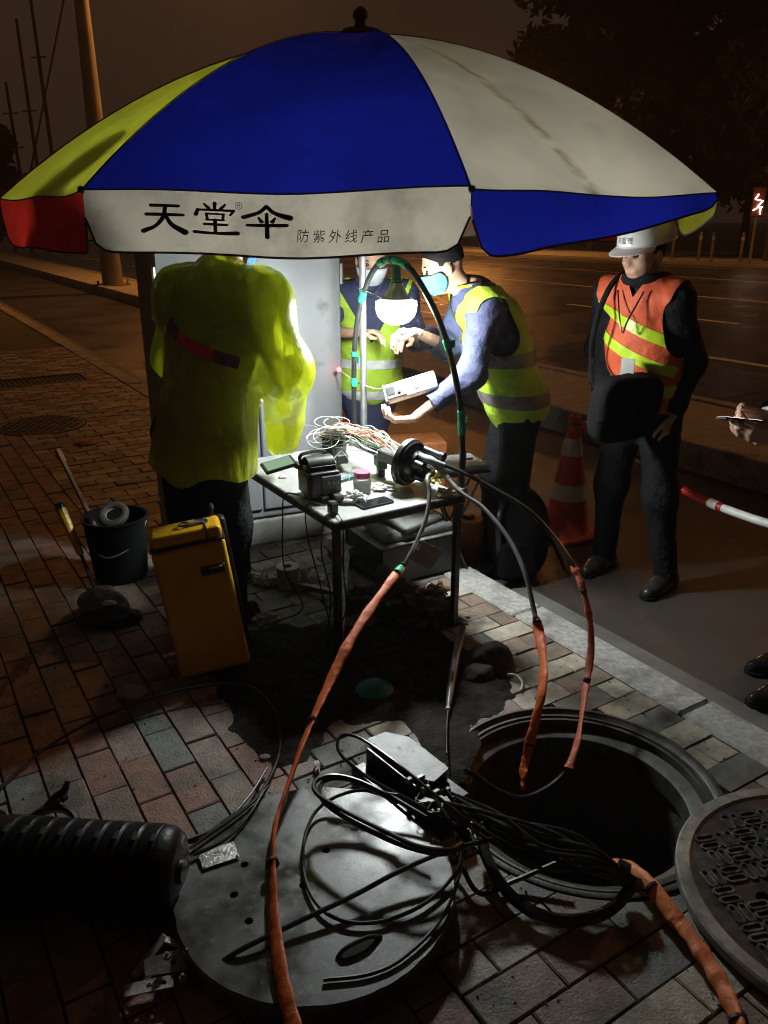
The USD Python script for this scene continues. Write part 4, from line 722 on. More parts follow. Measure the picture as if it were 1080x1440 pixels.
jr = thing('plastic_jar', 'clear plastic jar with a pink screw lid beside the splicing machine', 'jar', T(.265, .245, .6)); o = T(.265, .245, .6)
part(jr, 'jar_body', put(lathe([(0, .001), (.034, .001), (.037, .008), (.037, .058), (.031, .068), (.029, .074)], 32), o), clear_plastic('jar_plastic', milky=.45), 40)
part(jr, 'lid', put(lathe([(.0325, .066), (.034, .068), (.034, .086), (.031, .09), (0, .09)], 32), o), M('pink_lid', (0.62, 0.10, 0.22), 0.4, scale=20), 40)
part(jr, 'contents', put(lathe([(0, .003), (.033, .003), (.034, .04), (0, .045)], 20), o), M('jar_fill', (0.72, 0.70, 0.62), 0.8, bump=.3), 40)
paper = M('tissue_paper', (0.80, 0.79, 0.75), 0.9, scale=8, bump=0.3, bscale=60, translucent=0.25)
ypaper = M('cream_tissue', (0.72, 0.66, 0.42), 0.9, scale=8, bump=0.3, bscale=60, translucent=0.2)
def soft(name, label, cat, mesh, mat, loc, group=None):
    t = thing(name, label, cat, loc, group=group); part(t, 'crumple', mesh, mat, 50); return t
soft('crumpled_wipe', 'crumpled off-white wipe in front of the clear jar', 'tissue', lump((.055, .046, .046), 3, T(.185, .165, .6), .45, 1.6, sharp=True), paper, T(.185, .165, .6))
soft('crumpled_tissue', 'flat crumpled white tissue to the right of the clear jar', 'tissue', lump((.06, .045, .022), 5, T(.36, .235, .6), .4, 2.0, sharp=True), paper, T(.36, .235, .6))
soft('small_tissue_ball', 'small white tissue ball near the table edge behind the splicing machine', 'tissue', lump((.018, .016, .012), 8, T(.075, .60, .6), .4, 2.0), paper, T(.075, .60, .6))
soft('yellow_tissue', 'cream tissue bunched at the right front corner of the table', 'tissue', lump((.06, .045, .025), 9, T(.545, .03, .6), .45, 2.2, sharp=True), ypaper, T(.545, .03, .6))
soft('yellow_wipe', 'yellow crumpled wipe behind the round black closure base', 'tissue', lump((.05, .06, .05), 12, T(.60, .235, .59), .5, 2.0, sharp=True), M('yellow_cloth', (0.55, 0.46, 0.12), 0.9, bump=.3), T(.60, .235, .59))
ph = thing('smartphone', 'dark smartphone lying at the front edge of the table', 'phone', T(.235, .10, .6), RAW)
phm = extrude(shapely.box(-.066, -.028, .066, .028).buffer(.008, 6), .008); part(ph, 'case', put(phm, T(.235, .10, .6005), RAW + 3), black_pl, 30)
part(ph, 'glass', put(extrude(shapely.box(-.064, -.027, .064, .027).buffer(.006, 6), .001), T(.235, .10, .6086), RAW + 3), M('phone_glass', (0.012, 0.014, 0.02), 0.08, spec=0.8), 30)
ad = thing('power_adapter', 'small grey and black power adapter at the front left corner of the table', 'adapter', T(.04, .085, .6), RAW)
part(ad, 'block', put(cbox(.032, .034, .05, .004), T(.04, .085, .626), RAW), black_pl, 30); part(ad, 'label_plate', put(cbox(.028, .003, .03, .001), T(.04, .066, .632), RAW), skin_grey, 30)
part(ad, 'cord', tube([T(.04, .07, .61), T(.035, .02, .612), T(.025, -.02, .58), T(.02, -.03, .4), T(.05, .02, .2), T(.0, .10, .03)], .003, 6), hose)
for i, pts in enumerate(([(.02, .33, .61), (-.03, .36, .61), (-.045, .36, .5), (-.06, .33, .3), (.0, .30, .12), (-.08, .42, .02)], [(.05, .16, .61), (-.01, .20, .612), (-.02, .19, .50), (.02, .2, .33), (.05, .16, .12), (.12, .28, .02)],
                     [(.03, .05, .60), (-.012, .06, .58), (-.015, .08, .45), (.03, .1, .25), (.06, .2, .02)])):
    w = thing('dangling_cord', ('thin black cord hanging from the left edge of the table behind', 'black cord looping over the table edge beside the splicing machine', 'black cord hanging at the front left leg of the table')[i], 'cord', T(*pts[0]))
    part(w, 'wire', tube([T(*p) for p in pts], .0032, 6), hose)

# closure base with cable ports
n3 = nrm((.76, -.62, -.14)); c3 = np.array([.105, 3.20, .705])
cbse = thing('round_cable_closure', 'round black cable closure base with cables in its ports on the table', 'cable closure', c3)
fx = frame(c3, *rot_to(n3))
def onb(m): m = m.copy(); m.apply_transform(fx); return m
part(cbse, 'flange', onb(lathe([(0, -.022), (.092, -.022), (.101, -.016), (.101, .004), (.094, .012), (.078, .012), (.074, .022), (0, .022)], 48)), black_pl, 30)
part(cbse, 'seal_ring', onb(put(ring_mesh(.088, .006, 48), (0, 0, .014))), hose)
part(cbse, 'hub', onb(lathe([(.066, .02), (.06, .05), (.052, .055), (0, .055)], 32)), black_pl, 30)
part(cbse, 'back_plate', onb(put(cbox(.09, .05, .12, .006), (0, 0, -.08))), skin_grey, 30)
ports = [(.028, .03), (-.002, .042), (-.034, .02), (-.015, -.036), (.03, -.02)]
port_m = M('heat_shrink', (0.30, 0.30, 0.30), 0.4, scale=30, rough2=.28)
def onp(p, h): return (fx @ np.array([*p, h, 1]))[:3]
for p in ports: part(cbse, 'port', onb(put(lathe([(.019, .03), (.017, .085), (.012, .088), (0, .088)], 16), (*p, .01))), black_pl if p[0] < -.01 else port_m, 40)
part(cbse, 'spare_port', onb(put(lathe([(.018, .03), (.018, .11), (.02, .112), (.02, .13), (0, .13)], 16), (.058, .052, -.0))), black_pl, 40)

# fibre bundle and splice trays
tr = thing('splice_tray', 'grey splice tray at the back of the table', 'splice tray', T(.42, .80, .7)); o = T(.44, .80, .715)
part(tr, 'tray', put(cbox(.20, .11, .014, .004), o, RAW + 55), skin_grey, 30); part(tr, 'tray_cover', put(cbox(.12, .09, .01, .004), o + (.03, -.02, .014), RAW + 48), M('tray_cover', (0.30, .31, .31), .3), 30)
part(tr, 'support_box', put(cbox(.16, .10, .10, .004), T(.44, .80, .651), RAW + 55), black_pl, 30)
t2 = thing('white_splice_card', 'pale white splice card lying under the coloured fiber strands', 'splice card', T(.36, .60, .7), RAW)
part(t2, 'card', put(cbox(.19, .095, .006, .002), T(.37, .64, .775), RAW + 70, 0, 14), M('card_white', (.70, .72, .66), .6), 30)
part(t2, 'fold', put(cbox(.15, .05, .04, .004), T(.36, .60, .66), RAW + 70), skin_grey, 30)
t3 = thing('green_splice_module', 'small dark green splice module beside the closure base', 'splice module', T(.46, .42, .66), RAW)
part(t3, 'block', put(cbox(.09, .045, .05, .005), T(.45, .40, .665), RAW + 70), M('module_green', (.05, .12, .07), .5), 30); part(t3, 'ridge', put(cbox(.07, .02, .02, .003), T(.45, .40, .70), RAW + 70), M('module_brown', (.16, .12, .07), .5), 30)
part(t3, 'foot', put(cbox(.05, .03, .045, .003), T(.45, .40, .622), RAW + 70), black_pl)
t4 = thing('teal_tool', 'small teal handled hand tool lying across the table under the strands', 'tool', T(.30, .42, .6), RAW)
part(t4, 'handle', put(cbox(.12, .02, .016, .005), T(.30, .42, .612), RAW + 10), M('teal_grip', (.03, .16, .17), .5), 30); part(t4, 'jaw', put(cbox(.05, .008, .008, .002), T(.375, .435, .612), RAW + 10), lsteel, 30)
fb = thing('fiber_bundle', 'tangle of coloured fiber strands running from the closure base to the trays', 'fiber strands', T(.4, .5, .7))
rf = random.Random(5)
fcols = [M('strand_' + n, c, 0.4, scale=20) for n, c in (('white', (.75, .76, .72)), ('salmon', (.55, .17, .11)), ('lime', (.55, .62, .12)), ('cream', (.62, .58, .38)), ('aqua', (.22, .50, .50)), ('grey', (.3, .31, .30)))]
bk = onp((0, 0), -.05)
for i in range(28):
    e = T((.34, .42, .46)[i % 3] + rf.uniform(-.025, .025), (.74, .80, .70)[i % 3] + rf.uniform(-.03, .03), .725 + rf.uniform(0, .012)); a = bk + np.array([rf.uniform(-.03, .03), rf.uniform(-.03, .03), rf.uniform(-.02, .045)])
    m1 = a * .65 + e * .35 + np.array([rf.uniform(-.03, .03), rf.uniform(-.03, .03), rf.uniform(.0, .06)]); m2 = a * .3 + e * .7 + np.array([rf.uniform(-.05, .04), rf.uniform(-.04, .04), rf.uniform(0, .07)])
    part(fb, 'strand', tube([a, m1, m2, e], rf.choice((.0012, .0016, .0026)), 5), fcols[(0, 0, 1, 1, 2, 3, 4, 5)[i % 8]], True)
for i in range(9):
    c = T(rf.uniform(.25, .45), rf.uniform(.5, .85), .72 + rf.uniform(0, .05)); R = rf.uniform(.04, .085); a0 = rf.uniform(0, 6); tl = rf.uniform(.3, .8)
    part(fb, 'loop', tube([c + np.array([R * math.cos(a0 + k), R * math.sin(a0 + k) * .8, R * tl * math.sin(a0 + k) * .6]) for k in np.linspace(0, 6.0, 12)], .0013, 5), fcols[i % 2 * 5], True)
vf = thing('test_fiber', 'white test fiber lead with a glowing red tip against the cabinet edge', 'fiber lead', (.1, 3.7, .9))
tip = np.array([-.232, 4.13, .93])
part(vf, 'lead', tube([(.02, 3.70, .925), (-.04, 3.78, .90), (-.14, 3.98, .895), tip], .0025, 6), wirew)
part(vf, 'red_tip', ico(.011, 2, loc=tip), glow('laser_red', (1.0, .03, .06), 16.0))

# ------------------------------------------------------------------ cables and sleeves
orange = M('orange_sleeve', (0.74, 0.16, 0.035), 0.5, color2=(0.6, 0.115, 0.024), scale=14, bump=0.35, bscale=45, translucent=0.12)
redsl = M('brown_red_sleeve', (0.46, 0.085, 0.03), 0.55, scale=14, bump=0.3, bscale=45)
graycab = M('grey_cable', (0.22, 0.225, 0.225), 0.42, scale=20, rough2=.3)
def route(n): return [np.array(p) for p in ROUTE[n]]
def sleeve_mesh(pts, w, seed, flat=.36):
    r = random.Random(seed); k = len(pts); m = tube(pts, [w * r.uniform(.78, 1.15) for _ in range(k * 3)], 16, n=22, flat=flat, twist=lambda u: .6 * math.sin(9 * u + seed) + 1.2 * u)
    v = np.array(m.vertices); n = np.array(m.vertex_normals); d = meshkit.fbm(v * 45 + seed, 3, seed); m.vertices = v + n * (.0030 * (.42 - np.abs(2 * d - 1)))[:, None]; return m
def ties(t, pts, idx, r):
    q = spline(pts, 8)
    for i in idx:
        d = nrm(q[i + 1] - q[i - 1]); part(t, 'cable_tie', tube([q[i] - d * .004, q[i] + d * .004], r, 10, smooth=False), hose)
def cable(name, label, lead, slv, port, ws, rl, mat_s, tl, seed, lead_m):
    t = thing(name, label, 'cable', ROUTE[lead][0])
    L = route(lead); st = [onp(ports[port], .05), onp(ports[port], .10)]; L = st + L[1:]
    part(t, 'conductor', tube(L, [rl * 1.3, rl * 1.25, rl, rl, rl, rl, rl], 10), lead_m)
    part(t, 'boot', tube(L[:2] + [L[2] * .6 + L[1] * .4], [rl * 2.0, rl * 1.9, rl * 1.4], 12), port_m)
    S = route(slv); part(t, 'sleeve', sleeve_mesh(S, ws, seed), mat_s); ties(t, S, tl, ws * 1.02)
    return t
t = cable('sleeved_cable', 'long orange sleeved cable falling from the table across the concrete disc to the camera', 'sleeve_front_lead', 'sleeve_front', 4, .017, .0085, orange, (3, 38, 62), 3, graycab)
part(t, 'green_tape', tube([ROUTE['sleeve_front_lead'][-1], ROUTE['sleeve_front'][1]], .0165, 10, smooth=False), tape)
part(t, 'tag_card', put(cbox(.105, .0015, .095, .0006), (.165, 2.835, .44), 22, 14, 32), M('tag_card', (.46, .39, .38), .7, bump=.2), False, label='brownish paper tag hanging from the cable')
part(t, 'tag_string', tube([(.105, 2.80, .46), (.13, 2.81, .475), (.15, 2.83, .48)], .0015, 5), hose)
cable('sleeved_cable', 'grey cable with orange sleeve dropping into the manhole beside the table leg', 'sleeve_mid_lead', 'sleeve_mid', 0, .017, .009, orange, (4, 36), 5, graycab)
t = cable('sleeved_cable', 'black cable arching furthest right, its brown-red sleeve ending inside the manhole', 'sleeve_far_lead', 'sleeve_far', 1, .014, .0085, redsl, (10, 30), 8, hose)
part(t, 'foil_tie', lump((.016, .014, .014), 31, (.728, 2.76, .40), .5, 2, 3, False, True), M('foil', (.7, .7, .68), .25, metallic=.9))
part(t, 'tail_loop', tube(route('hole_loop'), .009, 10), hose)
t = thing('sleeved_cable', 'bright orange sleeved hose leaving the manhole towards the bottom right', 'cable', ROUTE['sleeve_right'][0])
part(t, 'sleeve', sleeve_mesh(route('sleeve_right'), .020, 12, .5), M('orange_sleeve_bright', (0.75, 0.21, 0.06), 0.55, color2=(0.6, 0.14, 0.04), scale=14, bump=0.3, bscale=45, translucent=.1)); ties(t, route('sleeve_right'), (17, 52), .021)
t = thing('grey_duct_cable', 'short grey cable with taped end standing by the right table leg', 'cable', ROUTE['grey_cable'][0])
part(t, 'conductor', tube(route('grey_cable'), [.010, .0155, .016, .013, .006], 12), graycab); part(t, 'thin_end', tube(route('grey_cable_thin'), .0035, 6), hose); part(t, 'white_tape', tube([ROUTE['grey_cable'][-1], ROUTE['grey_cable_thin'][0]], .009, 10, smooth=False), wirew)
for nm, lab, rs, r in (('ground_cable', 'thin black cable sweeping in a wide arc over the bricks at left', ['left_loop'], .0055), ('ground_cable', 'leftmost of the thin black cables running from the bricks under the closure dome', ['left_a'], .0045), ('ground_cable', 'middle one of the thin black cables between bricks and slab cover', ['left_b'], .0045), ('ground_cable', 'thin black cable lying nearest the slab beside the silver plate', ['left_c'], .0045),
                    ('cable_loop', 'two springy black cable loops hovering over the bright concrete disc', ['disc_loop_a', 'disc_loop_b'], .0065), ('cable_loop', 'thin black loop rising over the grey splitter box', ['upper_loop'], .005),
                    ('cable_loop', 'widest thin black loop lying flat over the slab towards the camera', ['slab_loop'], .0048), ('ground_cable', 'thin black cable snaking from the splitter box along the slab edge', ['slab_snake'], .0045), ('ground_cable', 'long straight black cable crossing the concrete disc to the metal bracket', ['long_cable'], .0062), ('cable_loop', 'thick black hose loop lying on the bricks below the open manhole', ['thick_loop'], .016),
                    ('ground_cable', 'slim black cable curving on the bricks between disc and manhole', ['thick_loop2'], .007)):
    t = thing(nm, lab, 'cable', ROUTE[rs[0]][0])
    for q in rs: part(t, 'conductor', tube(route(q), r, 8), hose)
greyhose = M('worn_black_cable', (.055, .055, .056), .36, color2=(.03, .03, .03), scale=30, rough2=.26)
t = thing('cable_bundle', 'bundle of black cables tied together along the near rim of the manhole', 'cables', ROUTE['bundle_0'][0])
rr = random.Random(3)
for i in range(9):
    p = route(f'bundle_{i}'); p = [q + np.array([rr.uniform(-.026, .026), rr.uniform(-.026, .026), rr.uniform(-.012, .035)]) for q in p[:-2]] + p[-2:]
    part(t, 'conductor', tube(p, (.0062, .0048, .0055)[i % 3], 8), (hose, greyhose)[i % 2])
for i in range(5): part(t, 'strand_end', tube([(.235, 1.70, .12), (.24 + rr.uniform(-.03, .05), 1.69 + rr.uniform(-.02, .05), .14 + rr.uniform(0, .03))], .003, 5, smooth=False), lsteel)
part(t, 'binding', tube([(.60, 1.622, .075), (.625, 1.612, .068)], .032, 12, smooth=False), hose)

# ------------------------------------------------------------------ things on the bricks in front
ds_m = M('cover_slab', (0.072, 0.072, 0.071), 0.55, color2=(0.030, 0.030, 0.030), scale=13, var=(0.42, 0.60), bump=0.22, bscale=260, bdist=0.002, rough2=0.17, detail=9, spec=.8, stain=((0.17, 0.165, 0.155), 30, 0.56, 0.78))
cd = thing('slab_cover', 'large round grey slab cover lying on the bricks in the foreground', 'slab cover', (*DISC, 0))
dp = Polygon([((.357 - .003 * max(0, meshkit.noise(np.array([3 * math.cos(q) * 5, 3 * math.sin(q) * 5, 1.]), 2) - .55) * 2) * math.cos(q), (.357 - .006 * max(0, meshkit.noise(np.array([3 * math.cos(q) * 5, 3 * math.sin(q) * 5, 1.]), 2) - .55)) * math.sin(q)) for q in np.linspace(0, 2 * np.pi, 240, endpoint=False)])
for q in ((-.19, .05), (.02, .10), (-.03, -.02), (-.20, -.05), (-.15, -.13)): dp = dp.difference(Point(*q).buffer(.0065, 8))
part(cd, 'slab', [put(extrude(dp.buffer(-.004), .066, .002), (*DISC, 0)), put(lathe([(.352, .0), (.3575, .004), (.3575, .062), (.3528, .067)], 96), (*DISC, 0))], ds_m, 30)
hn = np.array([-.058, 1.388, .068])
part(cd, 'lifting_handle', tube([hn + (-.05, -.022, 0), hn + (-.03, -.008, .015), hn + (.02, .02, .017), hn + (.052, .036, 0)], .005, 8), dsteel); part(cd, 'handle_recess', put(lathe([(.055, 0), (.05, .0012), (0, .0012)], 24).apply_scale((1.1, .32, 1)), hn + (0, .006, .0005), 30), M('rust_dark', (.03, .025, .02), .9), 40)
sp2 = thing('silver_plate', 'small silver metal nameplate lying on the edge of the round slab', 'metal plate', (-.435, 1.675, .07)); pm = M('brushed_plate', (.60, .60, .58), .45, metallic=.6, color2=(.35, .35, .34), scale=40, bump=.4, bscale=60, rough2=.3)
part(sp2, 'plate', put(cbox(.098, .058, .003, .001), (-.437, 1.674, .0755), 26, 4), pm, False)
for i in (-1, 1):
    for j in (-1, 1): part(sp2, 'rivet', put(lathe([(.003, 0), (.002, .002), (0, .002)], 8), np.array([-.437, 1.674, .077]) + i * .043 * np.array([.899, .438, 0]) + j * .023 * np.array([-.438, .899, .05])), galv)
sbx = thing('splitter_box', 'flat grey lidded splitter box with black connector rows on the ground', 'splitter box', (.06, 2.0, 0))
px = [(-.053, 2.09), (.004, 2.127), (.078, 2.101), (.19, 1.95), (.143, 1.889), (.082, 1.914), (-.035, 2.065)]
part(sbx, 'lid', extrude(Polygon(px).buffer(-.004).buffer(.004), .006, .134), M('lid_zinc', (.42, .43, .44), .5, metallic=.15, color2=(.30, .31, .32), scale=20, bump=.25, bscale=80, stain=((.15, .15, .15), 25, .6, .7)), 30)
ax = nrm((.155, -.19, 0)); ay = np.array([-ax[1], ax[0], 0])
def sbp(s, w, z): return np.array([.065, 2.005, 0]) + ax * s + ay * w + np.array([0, 0, z])
def sbb(l, w, h, s, q, z): m = cbox(l, w, h, .004); m.apply_transform(frame(sbp(s, q, z), ax, ay, np.array([0, 0, 1.0]))); return m
part(sbx, 'body', sbb(.24, .12, .11, .0, .0, .072), black_pl, 30); part(sbx, 'base_tray', sbb(.34, .17, .02, .03, -.02, .010), black_pl, 30); part(sbx, 'front_shelf', sbb(.30, .05, .05, .02, -.085, .05), black_pl, 30)
part(sbx, 'end_block', sbb(.09, .14, .10, .17, -.01, .06), black_pl, 30)
for k in range(6): part(sbx, 'connector', sbb(.018, .03, .018, .10 + .022 * k - .02, -.05 + .018 * (k % 3), .128 + .01 * (k % 2)), black_pl if k % 3 else lsteel, 30)
for k in range(5): part(sbx, 'clip', sbb(.022, .006, .006, -.08 + .045 * k, -.112, .062), lsteel, 30)
for k in range(2): part(sbx, 'wire_hook', tube([sbp(.13 + .05 * k, -.06, .12), sbp(.15 + .05 * k, -.09, .115), sbp(.18 + .05 * k, -.06, .12)], .002, 5), galv)

dome_m = M('dome_plastic', (0.008, 0.008, 0.009), 0.5, scale=25, spec=.22, rough2=.36, bump=.15, bscale=60)
cs = thing('closure_dome', 'black ribbed closure dome lying on its side at the left foreground', 'closure dome', (-.72, 1.60, 0)); cx = np.array([-.515, 1.575, .118]); cdv = nrm((-1, .085, 0))
prof = [(0, -.004), (.075, -.004), (.094, .006), (.104, .02), (.108, .035)]
for k in range(9):
    z = .045 + k * .047; prof += [(.108, z), (.1098, z + .003), (.1098, z + .036), (.108, z + .039), (.1065, z + .041)]
prof += [(.106, .50), (.118, .50), (.118, .53), (0, .53)]
part(cs, 'shell', lathe(prof, 56).apply_transform(frame(cx, *rot_to(cdv))), dome_m, 28)
for k in range(9): p = cx + cdv * (.052 + k * .047); part(cs, 'rib_slot', put(cbox(.012, .03, .006, .002), p + (0, -.012, .112), 0), M('slot_dark', (.004, .004, .004), .8), False)
part(cs, 'end_boss', lathe([(.03, 0), (.028, -.012), (0, -.013)], 24).apply_transform(frame(cx - cdv * .003, *rot_to(cdv))), black_pl, 30)
hc = thing('hoop_clamp', 'black hinged hoop clamp standing on the bricks behind the closure dome', 'clamp', (-.93, 1.80, 0)); ho = np.array([-.935, 1.80, .045])
part(hc, 'band', put(ring_mesh(.062, .011, 40, 8, 1.5).apply_scale((1.15, 1, 1)), ho, 10, 28), black_pl)
part(hc, 'latch', tube([ho + (-.035, .06, .02), ho + (-.01, .075, .05), ho + (.015, .085, .065), ho + (.03, .09, .10)], [.014, .011, .012, .007], 8), black_pl)
for k in range(4): part(hc, 'hinge_lug', put(cbox(.022, .018, .02, .004), ho + (-.04 + .02 * k, .055 + .012 * (k % 2), .02 + .012 * k), 20 * k), black_pl)
br = thing('metal_bracket', 'steel bracket with bolt holes clamped on a cable end at bottom left', 'bracket', (-.50, 1.36, 0)); o = np.array([-.50, 1.36, .02])
def holed(pts, hs, r=.007): 
    p = Polygon(pts).buffer(.004)
    for h in hs: p = p.difference(Point(*h).buffer(r, 10))
    return extrude(p, .004)
part(br, 'plate', put(holed([(-.06, -.02), (.02, -.03), (.06, -.01), (.05, .018), (.0, .012), (-.06, .01)], [(.0, -.01), (.04, -.004)]), o + (.01, .03, .02), 18, 20), lsteel, 30)
part(br, 'wing', put(holed([(-.07, -.012), (.03, -.012), (.03, .012), (-.07, .012)], [(-.02, 0), (.012, 0)], .006), o + (-.01, -.028, .008), 14), lsteel, 30)
part(br, 'strut', bar(o + (-.075, .0, .0), o + (-.02, .085, .03), .022, .004), lsteel); part(br, 'strut', bar(o + (-.02, .075, .03), o + (.05, .055, .02), .018, .004), lsteel)
for q in ((-.0, .02, .035), (.045, .03, .035), (.045, -.02, .015)):
    part(br, 'bolt', put(lathe([(.010, 0), (.010, .008), (.004, .008), (.004, .016), (0, .016)], 6), o + q), galv, 20)
def stone(label, loc, s, seed, mat=None, name='rubble_stone', cat='stone'): 
    t = thing(name, label, cat, loc); part(t, 'body', lump((s, s * .8, s * .6), seed, loc, .3, 1.5, 3), mat or concrete, 30)
stone('pale rubble lump on the bricks left of the yellow case foot', (-.93, 2.55, 0), .055, 41)
stone('small pale pebble beside the wide cable arc', (-.39, 2.18, 0), .018, 42)
soft('torn_tape', 'scrap of pale torn tape beside the orange cable above the slab', 'tape scrap', lump((.012, .035, .02), 44, (-.215, 2.13, .0), .4, 2, 3, sharp=True), paper, (-.215, 2.13, 0))
t = thing('teal_dome', 'teal plastic dome cap lying on dark bricks under the table front', 'cap', (-.035, 2.56, 0)); part(t, 'dome', put(lathe([(.075, 0), (.07, .02), (.045, .038), (0, .045)], 28), (-.035, 2.56, .001)), M('teal_plastic', (.02, .33, .36), .5, translucent=.3), 40); part(t, 'lip', put(ring_mesh(.075, .004, 36), (-.035, 2.56, .004)), MATS['teal_plastic'])
t = thing('rubble_block', 'broken dark block of rubble beside the right table leg', 'rubble', (.40, 2.75, 0)); part(t, 'chunk', lump((.09, .07, .09), 51, (.42, 2.74, 0), .3, 1.5, 3, rz=20), M('dark_rubble', (.06, .052, .045), .9, bump=.6, bscale=30), 20); part(t, 'shard', lump((.06, .06, .05), 53, (.36, 2.66, 0), .3, 1.5, 3), MATS['dark_rubble'], 20)
t = thing('wire_offcut', 'short white wire offcut lying on lit bricks by the rubble', 'wire', (.50, 2.62, 0)); part(t, 'wire', tube([(.47, 2.66, .02), (.50, 2.65, .025), (.52, 2.61, .02), (.51, 2.57, .008)], .0045, 6), wirew)

# ------------------------------------------------------------------ yellow case, bucket, left things
ycase = M('case_yellow', (0.60, 0.32, 0.010), 0.38, color2=(0.56, 0.29, 0.01), scale=7, rough2=.28, bump=.05, bscale=90, stain=((.28, .15, .02), 8, .6, .75))
yc = thing('tool_case', 'upright yellow hard tool case with black trim behind the cables', 'tool case', (-.655, 2.74, 0), 14); o = np.array([-.665, 2.76, 0]); rz = 16
def yb(sx, sy, sz, x, y, z, c=.006): return put(put(cbox(sx, sy, sz, c), (x, y, z)), o, rz, -3, -7)
part(yc, 'shell', yb(.27, .16, .53, 0, 0, .275, .022), ycase, 30); part(yc, 'lid', yb(.262, .152, .052, 0, 0, .566, .02), ycase, 30)
part(yc, 'back_shell', yb(.25, .07, .56, .03, .115, .29, .02), black_pl, 30)
part(yc, 'seam', yb(.274, .164, .006, 0, 0, .540, .001), black_pl, False); part(yc, 'seam', yb(.006, .156, .055, .075, 0, .569, .001), black_pl, False)
ltc = part(yc, 'latch', yb(.06, .03, .012, .045, -.01, .597, .004), lsteel, 30); part(ltc, 'ring', put(put(ring_mesh(.018, .004, 20), (.0, -.008, .601)), o, rz, -3, -7), dsteel); part(ltc, 'clasp', yb(.025, .018, .02, .078, -.005, .597, .003), galv, 30)
hd = part(yc, 'side_latch', yb(.09, .012, .035, .07, -.084, .43, .004), black_pl, 30); part(hd, 'spring', yb(.05, .008, .008, .08, -.092, .44, .002), galv, 30)
part(yc, 'carry_handle', put(tube([(.10, .11, .56), (.11, .12, .61), (.11, .07, .62), (.10, .06, .58)], .011, 8), o, rz, -3, -7), black_pl)
bk_m = M('dark_canvas', (.009, .009, .010), .9, bump=.4, bscale=120, spec=.15)
bc = thing('tool_bucket', 'dark tool bucket full of tools standing behind the yellow case at left', 'bucket', (-1.30, 3.62, 0)); o = np.array([-1.30, 3.62, 0])
part(bc, 'pail', put(lathe([(0, .01), (.12, .0), (.125, .01), (.15, .30), (.157, .305), (.157, .315), (.145, .315), (.12, .03), (0, .03)], 36), o), bk_m, 40)
part(bc, 'handle', tube([o + (-.15, 0, .29), o + (-.11, -.08, .2), o + (0, -.16, .16), o + (.11, -.08, .2), o + (.15, 0, .29)], .004, 6), galv)
yt = thing('yellow_handled_tool', 'yellow handled tool leaning beside the dark bucket', 'hand tool', (-1.52, 3.55, 0)); part(yt, 'handle', tube([(-1.44, 3.50, .16), (-1.50, 3.54, .30), (-1.53, 3.56, .37)], [.016, .022, .026], 10), ycase); part(yt, 'shaft', tube([(-1.44, 3.50, .16), (-1.38, 3.46, .0)], .009, 8, smooth=False), dsteel); part(yt, 'butt', tube([(-1.53, 3.56, .37), (-1.535, 3.565, .40)], [.026, .018], 10, smooth=False), black_pl)
wt = thing('wooden_stick', 'thin brown wooden tool handle standing in the dark bucket', 'stick', (-1.40, 3.68, .1)); part(wt, 'shaft', tube([(-1.33, 3.62, .04), (-1.60, 3.78, .60)], .012, 8, smooth=False), M('wood', (.16, .08, .035), .7)); part(wt, 'grip', tube([(-1.57, 3.762, .54), (-1.60, 3.78, .60)], .016, 8, smooth=False), M('wood_grip', (.20, .07, .03), .6))
tp = thing('tape_reel', 'grey reel of tape resting in the top of the bucket', 'tape reel', (-1.29, 3.56, .32)); part(tp, 'reel', put(ring_mesh(.055, .02, 32, 10, .9), (-1.29, 3.575, .335), 0, 35), M('reel_grey', (.06, .05, .045), .6)); part(tp, 'core', put(ring_mesh(.036, .004, 24, 8), (-1.29, 3.575, .335), 0, 35), M('reel_core', (.3, .26, .2), .7))
rg = thing('blue_grey_rag', 'blue grey rag with a small white wipe on the bricks below the bucket', 'rag', (-1.27, 3.20, 0)); part(rg, 'cloth', lump((.11, .085, .10), 61, (-1.25, 3.21, 0), .28, 1.3, 4), M('rag_blue', (.20, .23, .27), .9, bump=.4, bscale=60), 40); part(rg, 'cloth_fold', lump((.13, .07, .05), 62, (-1.20, 3.13, 0), .4, 1.6, 4), M('rag_dark', (.04, .04, .045), .9), 40)
part(rg, 'wipe', lump((.035, .025, .012), 63, (-1.20, 3.14, .085), .4, 2, 3, False, True), paper, 40)
rag2 = soft('red_rag', 'small pinkish rag on the bricks by the round studded cover', 'rag', lump((.09, .05, .02), 66, (-2.36, 6.1, 0), .45, 1.8, 3), M('rag_red', (.5, .2, .15), .8), (-2.36, 6.1, 0))

# under and behind the table
trl = thing('paper_roll', 'tan paper roll standing on the ground under the table', 'paper roll', (-.46, 3.50, 0)); o = np.array([-.46, 3.50, 0])
part(trl, 'roll', put(lathe([(.02, .1), (.02, 0), (.055, 0), (.055, .1), (.02, .1)], 32), o), M('kraft', (.50, .37, .20), .8, bump=.2, bscale=80), 30); part(trl, 'paper_top', put(lathe([(.021, .1012), (.0545, .1012), (.0545, .1003)], 32), o), paper, 30); part(trl, 'core', put(lathe([(.0205, .102), (.018, .102), (.018, .01)], 24), o), M('kraft_core', (.30, .24, .15), .8), 30)
soft('white_rags', 'bunched white rags on the ground right of the paper roll', 'rag', lump((.10, .06, .07), 71, (-.36, 3.50, 0), .5, 1.9, 4, sharp=True), paper, (-.36, 3.5, 0))
soft('grey_wipe', 'pale wipe on the ground left of the paper roll', 'rag', lump((.07, .05, .05), 73, (-.57, 3.52, 0), .5, 1.9, 4, sharp=True), paper, (-.57, 3.52, 0))
